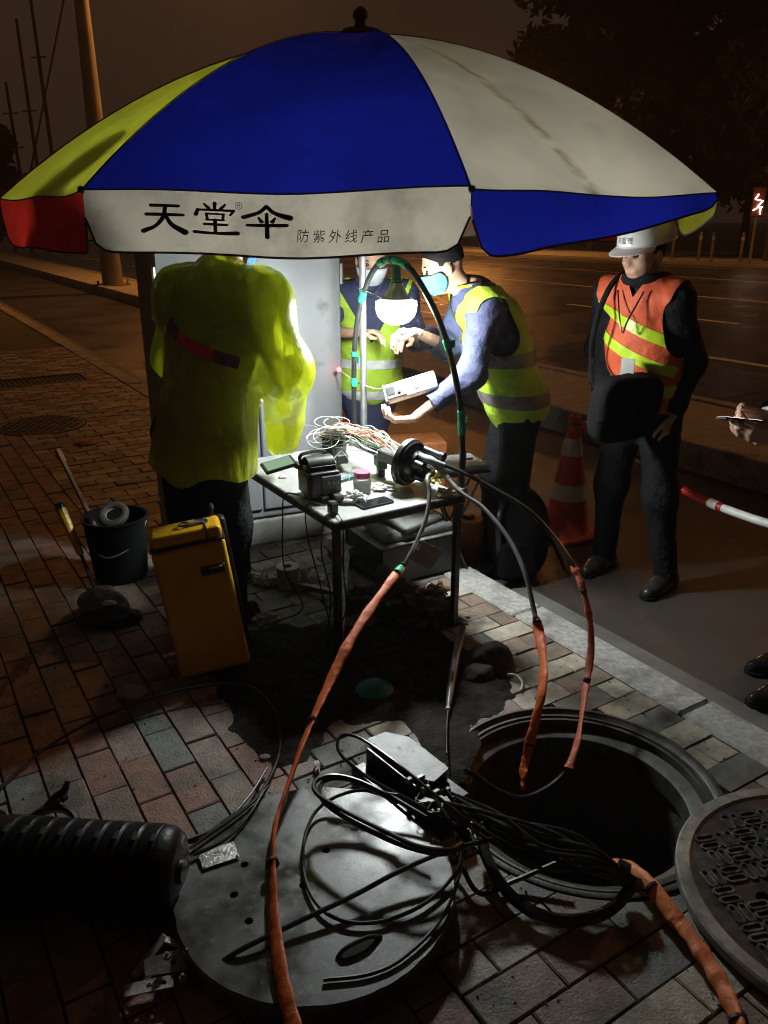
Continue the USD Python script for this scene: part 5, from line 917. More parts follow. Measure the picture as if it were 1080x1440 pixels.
soft('tissue_heap', 'white tissue heap on the dark bricks beside the raincoat hem and table foot', 'tissue', lump((.07, .05, .035), 75, (-.52, 3.14, 0), .5, 2.2, 4, sharp=True), paper, (-.52, 3.14, 0))
fdc = M('folded_grey', (.22, .22, .21), .85, bump=.4, bscale=50, scale=5)
fc = thing('folded_tarp', 'folded grey tarp on a dark case on the ground behind the table', 'tarp', (.08, 3.72, 0)); part(fc, 'fold', put(cbox(.40, .30, .05, .02), (.10, 3.72, .245), 30, 6), fdc, 30); part(fc, 'fold', put(cbox(.28, .24, .035, .015), (.12, 3.70, .29), 45, 10), fdc, 30); part(fc, 'rumple', lump((.16, .12, .04), 77, (.06, 3.78, .27), .4, 1.8, 4), fdc)
dk = thing('dark_case', 'flat dark equipment case with metal edges under the folded tarp', 'case', (.1, 3.72, 0), 30); part(dk, 'shell', put(cbox(.46, .34, .20, .012), (.10, 3.72, .105), 30), black_pl, 30); part(dk, 'metal_edge', put(cbox(.468, .348, .008, .002), (.10, 3.72, .205), 30), lsteel, 30)
og = M('orange_bag', (.40, .13, .03), .75, bump=.5, bscale=160, bdist=.004, scale=30)
soft('dark_cloth_pile', 'grey and brown cloth pile on the ground under the table front', 'cloth', [lump((.23, .14, .13), 81, (.05, 3.24, 0), .55, 1.7, 5, sharp=True), lump((.15, .11, .12), 82, (.20, 3.15, 0), .55, 1.9, 5, sharp=True), lump((.12, .10, .07), 83, (-.08, 3.30, 0), .5, 2, 5, sharp=True)], M('cloth_brown', (.17, .145, .125), .9, color2=(.09, .085, .08), bump=.4, bscale=60, scale=4), (.1, 3.2, 0))
soft('kraft_scrap', 'crumpled brown paper scrap at the right end of the cloth pile', 'paper', lump((.07, .05, .05), 84, (.235, 3.22, .09), .45, 1.8, 3, sharp=True), M('kraft_scrap', (.40, .26, .15), .85), (.235, 3.22, 0))
ob = thing('orange_box', 'rough orange tool box standing behind the table', 'box', (.19, 4.40, 0), 12); part(ob, 'box_body', put(cbox(.30, .22, .52, .015), (.185, 4.42, .27 - .12), 12), og, 30); part(ob, 'box_lid', put(cbox(.31, .23, .08, .015), (.185, 4.42, .45), 12), og, 30); part(ob, 'latch', put(cbox(.05, .012, .04, .004), (.20, 4.30, .40), 12), black_pl, 30)
lp = thing('dark_folding_stool', 'dark folding stool with grey seat between the table and the bending worker', 'stool', (.34, 3.78, -.12), 20)
part(lp, 'seat', put(cbox(.30, .22, .03, .01), (.34, 3.80, .52), 22), M('seat_grey', (.24, .25, .28), .6, bump=.2), 30); part(lp, 'seat_edge', put(cbox(.31, .23, .014, .004), (.34, 3.80, .498), 22), black_pl, 30)
for k, (a, b) in enumerate((((-.13, -.1), (.13, -.1)), ((.13, -.1), (-.13, -.1)), ((-.13, .1), (.13, .1)), ((.13, .1), (-.13, .1)))): part(lp, 'leg', bar((.34 + a[0], 3.8 + a[1], .49), (.34 + b[0], 3.8 + b[1], -.118), .02, .012), dsteel)
oc = thing('orange_drum', 'small orange drum on the asphalt beside the bending worker', 'drum', (.47, 4.02, -.12)); part(oc, 'drum', put(lathe([(0, 0), (.085, 0), (.09, .012), (.09, .24), (.08, .26), (0, .26)], 28), (.455, 4.05, -.118)), og, 40); part(oc, 'cap', put(lathe([(.035, .26), (.035, .285), (0, .287)], 18), (.455, 4.05, -.118)), black_pl, 40)
bp = thing('black_backpack', 'black backpack leaning on the asphalt between worker and traffic cone', 'backpack', (.72, 3.90, -.12)); o = np.array([.70, 3.86, -.12])
part(bp, 'bag_body', put(iso(lambda P: np.maximum(np.linalg.norm(P / (.17, .12, .26), axis=-1) ** 2.0 - 1 + .12 * (meshkit.fbm(P * 14, 3, 5) - .5), -P[..., 2] - .24) * .1, np.array([-.22, -.17, -.28]), np.array([.22, .17, .3]), .012), o + (0, 0, .24), 15, -8), bk_m, 40)
part(bp, 'pocket', put(cbox(.2, .06, .2, .025), o + (-.02, -.115, .15), 15, -8), bk_m, 40); part(bp, 'strap', tube([o + (-.1, -.05, .45), o + (-.13, -.13, .36), o + (-.12, -.14, .2), o + (-.1, -.1, .05)], .014, 8, flat=.3), black_pl); part(bp, 'top_handle', tube([o + (-.03, 0, .47), o + (0, -.01, .53), o + (.05, 0, .47)], .01, 8), black_pl)
tpd = thing('folded_tripod', 'black folded tripod leaning behind the worker beside the cone', 'tripod', (.80, 4.15, -.12))
for k, d in enumerate(((.0, 0), (.16, -.05), (-.03, .14))): part(tpd, 'leg', bar((.70, 4.12, .46), (.82 + d[0], 4.0 + d[1], -.118), .022, .016), black_pl)
part(tpd, 'head', put(cbox(.05, .05, .06, .01), (.695, 4.125, .49)), black_pl); part(tpd, 'grip_rod', bar((.695, 4.12, .50), (.66, 4.16, .66), .012, .012), lsteel)

# ------------------------------------------------------------------ cones and barrier pole
cone_red = M('cone_red', (0.56, 0.06, 0.025), 0.5, color2=(.42, .045, .02), scale=8, bump=.1, bscale=50); refl = M('reflective_white', (0.62, 0.58, 0.52), 0.4, scale=30, bump=.1, bscale=200)
def make_cone(loc, label, rz, group=None):
    t = thing('traffic_cone', label, 'traffic cone', loc, rz); o = np.array(loc)
    part(t, 'base', put(cbox(.36, .36, .03, .012), o + (0, 0, .018), rz), cone_red, 30); part(t, 'skirt', put(lathe([(.155, .032), (.14, .05), (.133, .07)], 32), o), cone_red, 40)
    R = lambda z: .133 - (z - .07) * (.133 - .03) / .62
    for a, b, m, nm in ((.07, .24, cone_red, 'shell'), (.24, .335, refl, 'reflective_band'), (.335, .50, cone_red, 'shell'), (.50, .60, refl, 'reflective_band'), (.60, .69, cone_red, 'shell')):
        e = .002 if m is refl else 0; part(t, nm, put(lathe([(R(a) + e, a), (R(b) + e, b)], 32), o), m, 40)
    part(t, 'top_ring', put(lathe([(.030, .69), (.034, .695), (.034, .72), (.028, .728), (.016, .728), (.016, .70)], 24), o), cone_red, 40)
    return t
make_cone((1.09, 4.47, -.12), 'red traffic cone with pale bands left of the standing hard-hat worker', 24)
make_cone((2.02, 2.42, -.12), 'red traffic cone at the near end of the barrier pole, off to the right', 10)
bpz = thing('barrier_pole', 'red and white striped barrier pole hung between the traffic cones', 'barrier pole', (1.5, 3.7, .48)); pa, pb = np.array([1.105, 4.43, .575]), np.array([2.0, 2.46, .575]); D = pb - pa; redp = M('pole_red', (.55, .03, .025), .35, scale=10); whp = M('pole_white', (.72, .70, .66), .35, scale=10, color2=(.55, .53, .5))
sag = lambda u: pa + D * u - np.array([0, 0, .16 * math.sin(math.pi * min(1, u * 1.0))])
for k in range(6): part(bpz, 'white_section' if k % 2 else 'red_section', tube([sag(k / 6 + .0005), sag((k + .5) / 6), sag((k + 1) / 6 - .0005)], .0195, 14), whp if k % 2 else redp)
part(bpz, 'joint', tube([sag(.463), sag(.487)], .023, 14, smooth=False), whp)
for p in (pa, pb): part(bpz, 'end_loop', put(ring_mesh(.042, .007, 20), p), black_pl)
# ------------------------------------------------------------------ people
skin = M('skin', (0.50, 0.30, 0.21), 0.55, color2=(0.43, 0.24, 0.165), scale=30, bump=0.1, bscale=250, bdist=.001)
hair_m = M('hair_black', (0.008, 0.0075, 0.0075), 0.7, spec=.15, bump=.5, bscale=220, bdist=.003)
mask_m = M('mask_blue', (0.08, 0.27, 0.52), 0.8, scale=20, bump=.15, bscale=200)
maskw_m = M('mask_pale', (0.62, 0.66, 0.70), 0.8, scale=20, bump=.15, bscale=200)
navy = M('navy_cloth', (0.028, 0.032, 0.085), 0.85, color2=(0.02, 0.023, 0.06), scale=6, bump=.7, bscale=17, bdist=.02)
slate = M('slate_shirt', (0.050, 0.057, 0.125), 0.8, color2=(0.034, 0.039, 0.085), scale=5, bump=.6, bscale=12, bdist=.03)
black_c = M('black_cloth', (0.010, 0.010, 0.012), 0.88, scale=6, bump=.8, bscale=15, bdist=.025, spec=.2)
lime = M('lime_vest', (0.40, 0.58, 0.035), 0.7, color2=(0.34, 0.50, 0.03), scale=6, bump=.6, bscale=11, bdist=.02, translucent=.12)
strip_m = M('reflective_grey', (0.60, 0.61, 0.60), 0.38, scale=40, bump=.1, bscale=200)
strip_d = M('reflective_dull', (0.17, 0.15, 0.145), 0.45, scale=40, bump=.1, bscale=200)
orange_v = M('orange_vest', (0.62, 0.10, 0.03), 0.7, color2=(0.52, 0.075, 0.024), scale=6, bump=.6, bscale=11, bdist=.02)
lime_strip = M('lime_strip', (0.50, 0.66, 0.03), 0.35, color2=(.42, .58, .025), scale=18, bump=.15, bscale=150)
rain = M('raincoat_film', (0.62, 0.68, 0.02), 0.27, color2=(0.52, 0.58, 0.015), scale=4, bump=0.6, bscale=20, bdist=.014, bvec=(1.5, 1.5, .32), translucent=0.62, transparent=0.10, spec=.8)
leather = M('black_leather', (0.012, 0.011, 0.012), 0.16, scale=20, spec=.6)
helmet_m = M('helmet_white', (0.74, 0.73, 0.71), 0.28, scale=10, color2=(.66, .65, .63), spec=.6)
eye_m = M('eye_dark', (0.02, 0.015, 0.012), 0.15)

def basis(fwd, up=(0, 0, 1)):
    f = nrm(fwd); r = nrm(np.cross(f, up)); return np.stack([r, f, np.cross(r, f)])     # rows: right, forward, up
def joints(feet, fwd, pelvis, chest, neck, head, face, z0=0.0, **kw):
    J = dict(fwd=nrm((*fwd, 0)), pelvis=np.array(pelvis, float), chest=np.array(chest, float), neck=np.array(neck, float), head=np.array(head, float), face=nrm(face))
    R = np.cross(J['fwd'], (0, 0, 1.0)); J['right'] = R
    J['RS'], J['LS'] = J['neck'] + R * .185 - (0, 0, .055), J['neck'] - R * .185 - (0, 0, .055)
    J['RH'], J['LH'] = J['pelvis'] + R * .09 - (0, 0, .03), J['pelvis'] - R * .09 - (0, 0, .03)
    for s, ft in zip('RL', feet):
        J[s + 'A'] = np.array([*ft, z0 + .085]); J[s + 'K'] = (J[s + 'H'] * .5 + J[s + 'A'] * .5) + J['fwd'] * .035 + np.array([0, 0, .01])
    for k, v in kw.items(): J[k] = np.array(v, float)
    return J
def torso(J, e=0.0):
    F = basis(J['fwd'], J['neck'] - J['pelvis']); R = J['right']; mid = (J['pelvis'] + J['chest']) / 2
    return [ell(J['pelvis'], (.165 + e, .115 + e, .13 + e), F), ell(J['chest'], (.165 + e, .118 + e, .19 + e), F), ell(mid, (.15 + e, .105 + e, .16 + e), F),
            cone(J['RS'], J['LS'], .062 + e, .062 + e), cone(J['neck'] - (0, 0, .06), J['neck'] + (0, 0, .02), .075 + e, .06 + e)]
def arm(J, s, e=0.0, cut=1.0):
    w = J[s + 'E'] + (J[s + 'W'] - J[s + 'E']) * cut
    return [cone(J[s + 'S'], J[s + 'E'], .053 + e, .043 + e), cone(J[s + 'E'], w, .043 + e, .043 + (.029 - .043) * cut + e)]
def legs(J, e=0.0):
    o = []
    for s in 'RL': o += [cone(J[s + 'H'], J[s + 'K'], .085 + e, .06 + e), cone(J[s + 'K'], J[s + 'A'], .058 + e, .042 + e)]
    return o
def head_prims(J, e=0.0):
    F = basis(J['face']); c = J['head']; L = lambda x, y, z: c + F.T @ np.array([x, y, z])
    return F, L, [ell(L(0, -.012, .035), (.074 + e, .093 + e, .090 + e), F), ell(L(0, .020, -.028), (.061 + e, .066 + e, .085 + e), F), ell(L(0, .045, -.085), (.035 + e, .034 + e, .028 + e), F),
                  ell(L(.034, .055, -.028), (.026 + e, .028 + e, .022 + e), F), ell(L(-.034, .055, -.028), (.026 + e, .028 + e, .022 + e), F)]
def head_mesh(J):
    F, L, P = head_prims(J)
    nose = [cone(L(0, .084, .006), L(0, .104, -.030), .008, .0125), cone(L(-.010, .090, -.034), L(.010, .090, -.034), .009, .009)]
    lips = [cone(L(-.020, .081, -.062), L(.020, .081, -.062), .006, .006), cone(L(-.016, .080, -.071), L(.016, .080, -.071), .0065, .0065)]
    brow = [cone(L(-.044, .070, .020), L(-.012, .083, .021), .010, .011), cone(L(.044, .070, .020), L(.012, .083, .021), .010, .011)]
    ears = [ell(L(s * .077, -.006, -.012), (.010, .020, .032), F) for s in (-1, 1)]
    neck = [cone(J['neck'] - (0, 0, .03), L(0, -.02, -.055), .058, .052)]
    def fn(Q):
        d = dist(P + neck, Q, .014); d = -.006 * np.log(np.exp(-np.clip(d, -.3, .3) / .006) + np.exp(-np.clip(dist(nose + lips + brow, Q, .006), -.3, .3) / .006))
        for s in (-1, 1): d = np.maximum(d, -(np.linalg.norm(Q - L(s * .030, .090, .004), axis=-1) - .0135))
        return np.minimum(d, dist(ears, Q, .005))
    lo, hi = bounds_of(P + nose + ears, .02); lo[2] -= .05
    return iso(fn, lo, hi, .0055), F, L, P
def hand_mesh(W, d, n, side, curl=.6, size=1.0, spread=.0, thumb=.5):
    """Wrist W, direction d of the palm, n the way the palm faces, side +1/-1 where the thumb lies (along d x n)."""
    d = nrm(d); n = nrm(np.asarray(n, float) - d * np.dot(n, d)); l = np.cross(d, n) * side; s = size; P = []
    lens = ((.043, .025, .020), (.047, .029, .021), (.044, .027, .020), (.034, .020, .018)); rad = (.0090, .0092, .0088, .0078)
    for i in range(4):
        k = W + d * (.088 - .004 * abs(i - 1)) * s + l * (.031 - .0205 * i) * s
        P += [cone(W + l * (.014 - .009 * i) * s, k, .016 * s, .0115 * s)]
        c = curl * (1 + .08 * i); q = k; dirn = nrm(d + l * spread * (1.5 - i) * .2)
        for j, ln in enumerate(lens[i]):
            a = c * (.75, 1.0, .6)[j]; dirn = nrm(dirn * math.cos(a) + np.cross(np.cross(dirn, n), dirn) * math.sin(a)) if a else dirn
            n2 = n; e = q + dirn * ln * s; P.append(cone(q, e, rad[i] * s * (1 - .07 * j), rad[i] * s * (.95 - .08 * j))); q = e
    b = W + d * .025 * s + l * .024 * s; m = b + (d * .030 + l * .026 + n * .012) * s; e = m + (d * .030 + l * .006 + n * (.010 + .02 * thumb)) * s; f = e + (d * .024 - l * .004 + n * .012 * thumb) * s
    P += [cone(b, m, .017 * s, .013 * s), cone(m, e, .0115 * s, .0102 * s), cone(e, f, .010 * s, .0085 * s)]
    lo, hi = bounds_of(P, .012); return iso(lambda Q: dist(P, Q, .0035), lo, hi, .0042)
def folds(Q, amp, f=(7, 7, 7), seed=0):
    W = Q * np.array(f); W = W + .8 * meshkit.noise(W * .7, seed + 9)[..., None]; return amp * ((meshkit.fbm(W, 3, seed) - .5) * 1.5 + (.35 - np.abs(meshkit.noise(W * 1.9, seed + 4) * 2 - 1)) * .55)
def surf(prims, off, amp=.01, f=(9, 9, 6), seed=0, h=.011, k=.022, pad=.05):
    lo, hi = bounds_of(prims, off + pad); return iso(lambda Q: dist(prims, Q, k) - off - folds(Q, amp, f, seed), lo, hi, h)
def along(m, a, b): ab = b - a; return ((np.array(m.vertices) - a) @ ab) / (ab @ ab)
def capdist(v, a, b):
    ab = b - a; t = np.clip(((v - a) @ ab) / (ab @ ab), 0, 1); return np.linalg.norm(v - a - t[:, None] * ab, axis=1)
def shoe(J, s, z0, mat, fwd=None, size=1.0):
    A = J[s + 'A']; f = nrm(fwd if fwd is not None else J['fwd']); c = np.array([A[0], A[1], z0]); r = np.cross(f, (0, 0, 1))
    P = [cone(c - f * .055 + (0, 0, .045), c + f * .10 + (0, 0, .040), .042, .041), cone(c + f * .06 + (0, 0, .038), c + f * .165 + (0, 0, .030), .043, .030), cone(c - f * .045 + (0, 0, .05), c - f * .02 + (0, 0, .105), .042, .046)]
    lo, hi = bounds_of(P, .02); up = iso(lambda Q: np.maximum(dist(P, Q, .012), z0 + .012 - Q[..., 2]), lo, hi, .007)
    so = extrude(LineString([tuple((c - f * .06)[:2]), tuple((c + f * .155)[:2])]).buffer(.043, 8), .016, z0 + .001); return up, so
def build(name, label, J, z0, hands, top=None, trousers=black_c, shoes=black_c, toes=None, bare=(1.0, 1.0), loc=None, name_wide=False):
    """hands: list of hand meshes; the body is one mesh, clothes are its parts."""
    loc = (J['RA'] + J['LA']) / 2; loc[2] = z0
    t = thing(name, label, 'person', loc)
    P = torso(J, -.012) + arm(J, 'R', -.006) + arm(J, 'L', -.006) + legs(J, -.008)
    lo, hi = bounds_of(P, .03); b = iso(lambda Q: dist(P, Q, .018), lo, hi, .014); hm, F, L, HP = head_mesh(J)
    body = part(t, 'body', [b, hm] + hands, skin, True)
    if trousers is not None:
        tr = surf(legs(J, .014 if name_wide else .0) + torso(J, -.004)[:1], .016, .010, (10, 10, 7), 3, .013); z = np.array(tr.vertices)[:, 2]; part(t, 'trousers', clip(tr, z - (z0 + .065)), trousers, True)
    for s in 'RL':
        up, so = shoe(J, s, z0, shoes, toes); sh = part(t, 'shoe', up, shoes, True); part(sh, 'sole', so, MATS['dark_canvas'], 30)
    for s in (-1, 1): part(t, 'eyebrow', tube([L(s * .014, .0905, .0225), L(s * .03, .087, .028), L(s * .046, .076, .024)], [.003, .0042, .002], 6), hair_m)
    part(t, 'lips', tube([L(-.021, .0835, -.066), L(0, .0885, -.065), L(.021, .0835, -.066)], [.002, .0052, .002], 8, flat=.6), M('lip_skin', (.36, .15, .12), .5))
    for s in (-1, 1): part(t, 'eye', ico(.0115, 2, loc=L(s * .030, .0795, .004)), eye_m, True)
    return t, F, L, HP
def hair(t, L, F, HP, J, low=-.02):
    lo, hi = bounds_of(HP[:1], .03); m = iso(lambda Q: dist(HP[:1], Q, .01) - .007 - folds(Q, .004, (60, 60, 60)), lo, hi, .007)
    w = (np.array(m.vertices) - J['head']) @ F.T; part(t, 'hair', clip(m, np.minimum(w[:, 2] - low, .03 - w[:, 1] + np.maximum(w[:, 2] - .03, 0) * 1.2)), hair_m, True)
def mask(t, L, F, HP, J, mat):
    m = iso(lambda Q: dist(HP + [ell(L(0, .08, -.03), (.02, .03, .035), F)], Q, .02) - .006, *bounds_of(HP, .03), .006)
    w = (np.array(m.vertices) - J['head']) @ F.T; zz = (w[:, 2] + .058) / .052; val = np.minimum((1 - zz ** 2 - .25 * np.clip(np.abs(w[:, 0]) / .07, 0, 1) ** 3) * .03, w[:, 1] - .018 - .03 * zz ** 2)
    mk = part(t, 'face_mask', clip(m, val), mat, True)
    mv = clip(puff(m, .0022), np.minimum(val - .004, .0022 - np.abs(np.mod(w[:, 2] + .100, .020) - .010))); 
    if len(mv.faces): part(mk, 'pleat', mv, mat, True, kind='stuff')
    for s in (-1, 1): part(mk, 'ear_loop', tube([L(s * .062, .025, -.025), L(s * .076, .0, -.01), L(s * .082, -.022, .012)], .0015, 5), wirew)
def jacket(t, J, mat, off=.018, amp=.012, hem=None, seed=1, sleeve=1.0, nm='jacket', collar=.03):
    P = torso(J) + arm(J, 'R', 0, 1.0) + arm(J, 'L', 0, 1.0); m = surf(P, off, amp, (11, 11, 9), seed); v = np.array(m.vertices); val = v[:, 2] - (hem if hem is not None else J['pelvis'][2] - .10)
    val = np.minimum(val, J['neck'][2] + collar - v[:, 2] + .3 * np.maximum(capdist(v, J['neck'], J['neck'] - (0, 0, .4)) - .07, 0))
    for s, sl in zip('RL', sleeve if np.ndim(sleeve) else (sleeve, sleeve)):
        near = capdist(v, J[s + 'E'], J[s + 'W'] + (J[s + 'W'] - J[s + 'E']) * .4) < .085
        u = along(m, J[s + 'E'], J[s + 'W']); val = np.where(near, np.minimum(val, (sl - u) * .25), val)
    return part(t, nm, clip(m, val), mat, True)
def vest_surface(J, off, amp, hem, seed, vneck=.16, arm_r=.10):
    m = surf(torso(J), off, amp, (9, 9, 7), seed, .010); v = np.array(m.vertices); F = basis(J['fwd'], J['neck'] - J['pelvis']); w = (v - J['neck']) @ F.T
    val = v[:, 2] - hem
    for s in 'RL': val = np.minimum(val, capdist(v, J[s + 'S'] + (J[s + 'S'] - J['neck']) * .22, J[s + 'S'] + (J['chest'] - J['neck']) * .55 + (J[s + 'S'] - J['neck']) * .32) - arm_r)
    front = np.where(w[:, 1] > 0, -vneck, -.03); lim = np.where(w[:, 1] > 0, np.maximum(0, (w[:, 2] + vneck)) * .62, np.maximum(0, w[:, 2] + .03) * 1.6)
    val = np.minimum(val, np.where(w[:, 2] > front, np.abs(w[:, 0]) - lim, 1)); val = np.minimum(val, .045 - w[:, 2])
    return clip(m, val), F
def stripe(t, parent, m, J, F, mat, fn, h, nm='reflective_strip'):
    w = (np.array(m.vertices) - J['neck']) @ F.T; s = clip(puff(m, .0035), h - np.abs(fn(w)))
    if len(s.faces): part(parent, nm, s, mat, True)

# --- worker in the yellow raincoat, back to the camera
J = joints([(-.66, 3.06), (-.86, 3.22)], (.42, .90), (-.745, 3.13, .86), (-.665, 3.16, 1.17), (-.63, 3.20, 1.42), (-.60, 3.28, 1.57), (.45, .88, -.25), RE=(-.385, 3.15, 1.10), RW=(-.425, 3.36, .93), LE=(-.865, 3.36, 1.12), LW=(-.70, 3.52, .92))
t, F, L, HP = build('person', 'person in a translucent yellow raincoat, back turned, at the left of the work table', J, 0.0,
    [hand_mesh(J['RW'], (.05, .9, -.35), (-.9, 0, -.3), 1, .5), hand_mesh(J['LW'], (.6, .7, -.2), (.6, -.5, -.3), -1, .5)], name_wide=True)
hair(t, L, F, HP, J); mask(t, L, F, HP, J, mask_m)
jk = jacket(t, J, M('hivis_under', (.26, .27, .03), .8, bump=.3, bscale=60), .006, .006, seed=2, sleeve=(.25, .9))
P = [cone(J['chest'], J['pelvis'] - (-.01, 0, .16), .155, .205), cone(J['RS'] + (0, 0, 0), J['LS'], .085, .085), ell(J['chest'], (.175, .14, .22), basis(J['fwd'])), cone(J['neck'], J['neck'] - (0, 0, .1), .09, .11)] + arm(J, 'R', .034) + arm(J, 'L', .035) + [cone(J['RE'] - (0, 0, .01), J['RW'] + (.01, 0, .0), .072, .062), cone(J['RW'] + (.0, -.02, -.08), J['RW'] + (-.01, -.03, -.17), .07, .055), cone(J['neck'] + (-.04, -.09, -.03), J['neck'] + (.10, -.09, -.05), .055, .055)]
lo, hi = bounds_of(P, .07)
def coatf(Q):
    d = dist(P, Q, .019); W1 = Q + .03 * meshkit.noise(Q * 6, 3)[..., None]; drape = .017 * (np.abs(meshkit.fbm(W1 * np.array([11, 11, 2.0]), 3, 17) - .5) * 2.6 - .4) + .009 * (np.abs(meshkit.fbm(W1 * np.array([20, 20, 5.]), 2, 5) - .5) * 2 - .3)
    return d - .018 - drape
cm = iso(coatf, lo, hi, .0105); v = np.array(cm.vertices); hemz = .70 + .05 * np.clip((-.78 - v[:, 0]) * 4, 0, 1) + .018 * np.sin(v[:, 0] * 26)
ct = part(t, 'raincoat', clip(cm, np.minimum(v[:, 2] - hemz, np.where(along(cm, J['RE'], J['RW']) > 1.12, -1.0 * (capdist(v, J['RW'], J['RW'] + (0, .1, 0)) < .12) + .5 * (capdist(v, J['RW'], J['RW'] + (0, .1, 0)) >= .12), 1))), rain, True)
w = (v - J['neck']) @ basis(J['fwd'], J['neck'] - J['pelvis']).T
part(ct, 'red_band', clip(puff(cm, .004), np.minimum.reduce([.024 - np.abs(w[:, 2] + .190 + .30 * w[:, 0]), -w[:, 1], w[:, 0] + .03, .115 - w[:, 0]])), M('band_red', (.80, .03, .07), .45), True)
for a_, b_ in ((-.17, -.032), (.117, .19)): part(ct, 'dull_band', clip(puff(cm, .0035), np.minimum.reduce([.023 - np.abs(w[:, 2] + .190 + .30 * w[:, 0]), -w[:, 1], w[:, 0] - a_, b_ - w[:, 0]])), M('band_dull', (.16, .035, .06), .6), True)
cap_cape = clip(puff(cm, .016), np.minimum(w[:, 2] + .135 + .25 * np.abs(w[:, 0] + .02) + .03 * np.sin(w[:, 0] * 30), .03 - w[:, 1]))
part(ct, 'hood_fold', cap_cape, rain, True)

# --- worker behind the table by the cabinet, lime vest
J = joints([(.02, 4.66), (-.20, 4.70)], (.10, -1), (-.09, 4.64, .78), (-.08, 4.60, 1.08), (-.075, 4.56, 1.315), (-.07, 4.50, 1.455), (.12, -1, -.35), z0=-.12, RE=(-.34, 4.46, 1.07), RW=(-.12, 4.26, 1.10), LE=(.17, 4.46, 1.05), LW=(.13, 4.24, 1.08))
J['RE'], J['LE'] = np.array((-.33, 4.44, 1.08)), np.array((.18, 4.46, 1.04))
t, F, L, HP = build('person', 'person in navy shirt and lime vest half hidden by the cabinet edge and lamp', J, -.12, [hand_mesh(J['RW'], (.85, -.4, .1), (0, -.2, -1), -1, .7), hand_mesh(J['LW'], (-.5, -.8, .05), (0, -.2, -1), 1, .7)], trousers=navy)
hair(t, L, F, HP, J); mask(t, L, F, HP, J, maskw_m); jacket(t, J, navy, .014, .01, seed=4, sleeve=(.35, .35), nm='shirt')
vm, F2 = vest_surface(J, .034, .010, .60, 5, .30); vs = part(t, 'vest', vm, lime, True)
for z in (.42, .60): stripe(t, vs, vm, J, F2, strip_m, lambda w, z=z: w[:, 2] + z, .026)
part(t, 'shirt_collar', tube([J['neck'] + (-.07, -.05, .04), J['neck'] + (-.02, -.10, -.03), J['neck'] + (.03, -.10, -.03), J['neck'] + (.07, -.05, .04)], .016, 8), navy)

# --- worker bending over from the right, blue mask, lime vest
J = joints([(.60, 4.12), (.70, 3.86)], (-.98, -.06), (.67, 3.97, .80), (.54, 3.95, 1.10), (.42, 3.92, 1.34), (.275, 3.90, 1.455), (-.93, -.12, -.38), z0=-.12, RE=(.31, 4.03, 1.06), RW=(.155, 3.76, 1.165), LE=(.42, 3.64, .965), LW=(.12, 3.60, .80))
J['LS'] = np.array((.47, 3.79, 1.285)); J['RS'] = np.array((.42, 4.12, 1.31)); J['LE'] = np.array((.40, 3.66, .99)); J['LW'] = np.array((.135, 3.585, .80))
t, F, L, HP = build('person', 'person in blue mask and lime vest bending over the table with a meter', J, -.12, [hand_mesh(J['LW'], (-1, .0, -.10), (0, .35, 1), 1, .75, thumb=.6), hand_mesh(J['RW'], (-.9, -.35, .12), (-.2, -.3, -.9), 1, .8)], trousers=black_c, shoes=black_c)
hair(t, L, F, HP, J, .0); mask(t, L, F, HP, J, mask_m); jacket(t, J, slate, .018, .014, hem=.62, seed=6, sleeve=(.62, .68), nm='shirt')
vm, F2 = vest_surface(J, .040, .012, .63, 8, .22, .085); vs = part(t, 'vest', vm, lime, True)
for z in (.30, .50): stripe(t, vs, vm, J, F2, strip_d, lambda w, z=z: w[:, 2] + z, .032)
part(t, 'vest_collar', tube([J['neck'] + (-.08, -.07, .02), J['neck'] + (.02, -.09, .035), J['neck'] + (.09, -.03, .03), J['neck'] + (.09, .06, .03)], .016, 8, flat=.5), lime)
mt = thing('test_meter', 'white and grey handheld optical meter lying on the bending worker\'s arm', 'meter', (.11, 3.64, .93)); mf = frame(np.array([.125, 3.63, .935]), nrm((.93, -.05, .30)), nrm((-.2, .55, .80)), np.cross(nrm((.93, -.05, .30)), nrm((-.2, .55, .80)))); mf[:3, 2] = np.cross(mf[:3, 0], mf[:3, 1]); mf[:3, 2] /= np.linalg.norm(mf[:3, 2]); mf[:3, 1] = np.cross(mf[:3, 2], mf[:3, 0])
def mtb(sx, sy, sz, x, y, z, c=.004): m = put(cbox(sx, sy, sz, c), (x, y, z)); m.apply_transform(mf); return m
mwhite = M('meter_white', (.72, .74, .74), .45, scale=20)
part(mt, 'housing', mtb(.24, .085, .05, 0, 0, 0, .012), mwhite, 30); fpn = part(mt, 'front_panel', mtb(.09, .07, .008, -.068, .0, .026, .002), skin_grey, 30)
part(fpn, 'port_window', mtb(.035, .04, .004, -.092, 0, .031, .001), black_pl, 30); part(fpn, 'knob', mtb(.014, .014, .01, -.055, -.015, .034, .003), black_pl, 30); part(fpn, 'badge', mtb(.022, .03, .003, -.04, .015, .031, .001), mwhite, 30)
for k in (-1, 1): part(mt, 'socket_slot', mtb(.024, .012, .004, .028, .018 * k, .026, .001), M('slot_dark2', (.01, .01, .01), .7), 30)
part(mt, 'end_cap', mtb(.014, .088, .053, -.122, 0, 0, .004), skin_grey, 30)

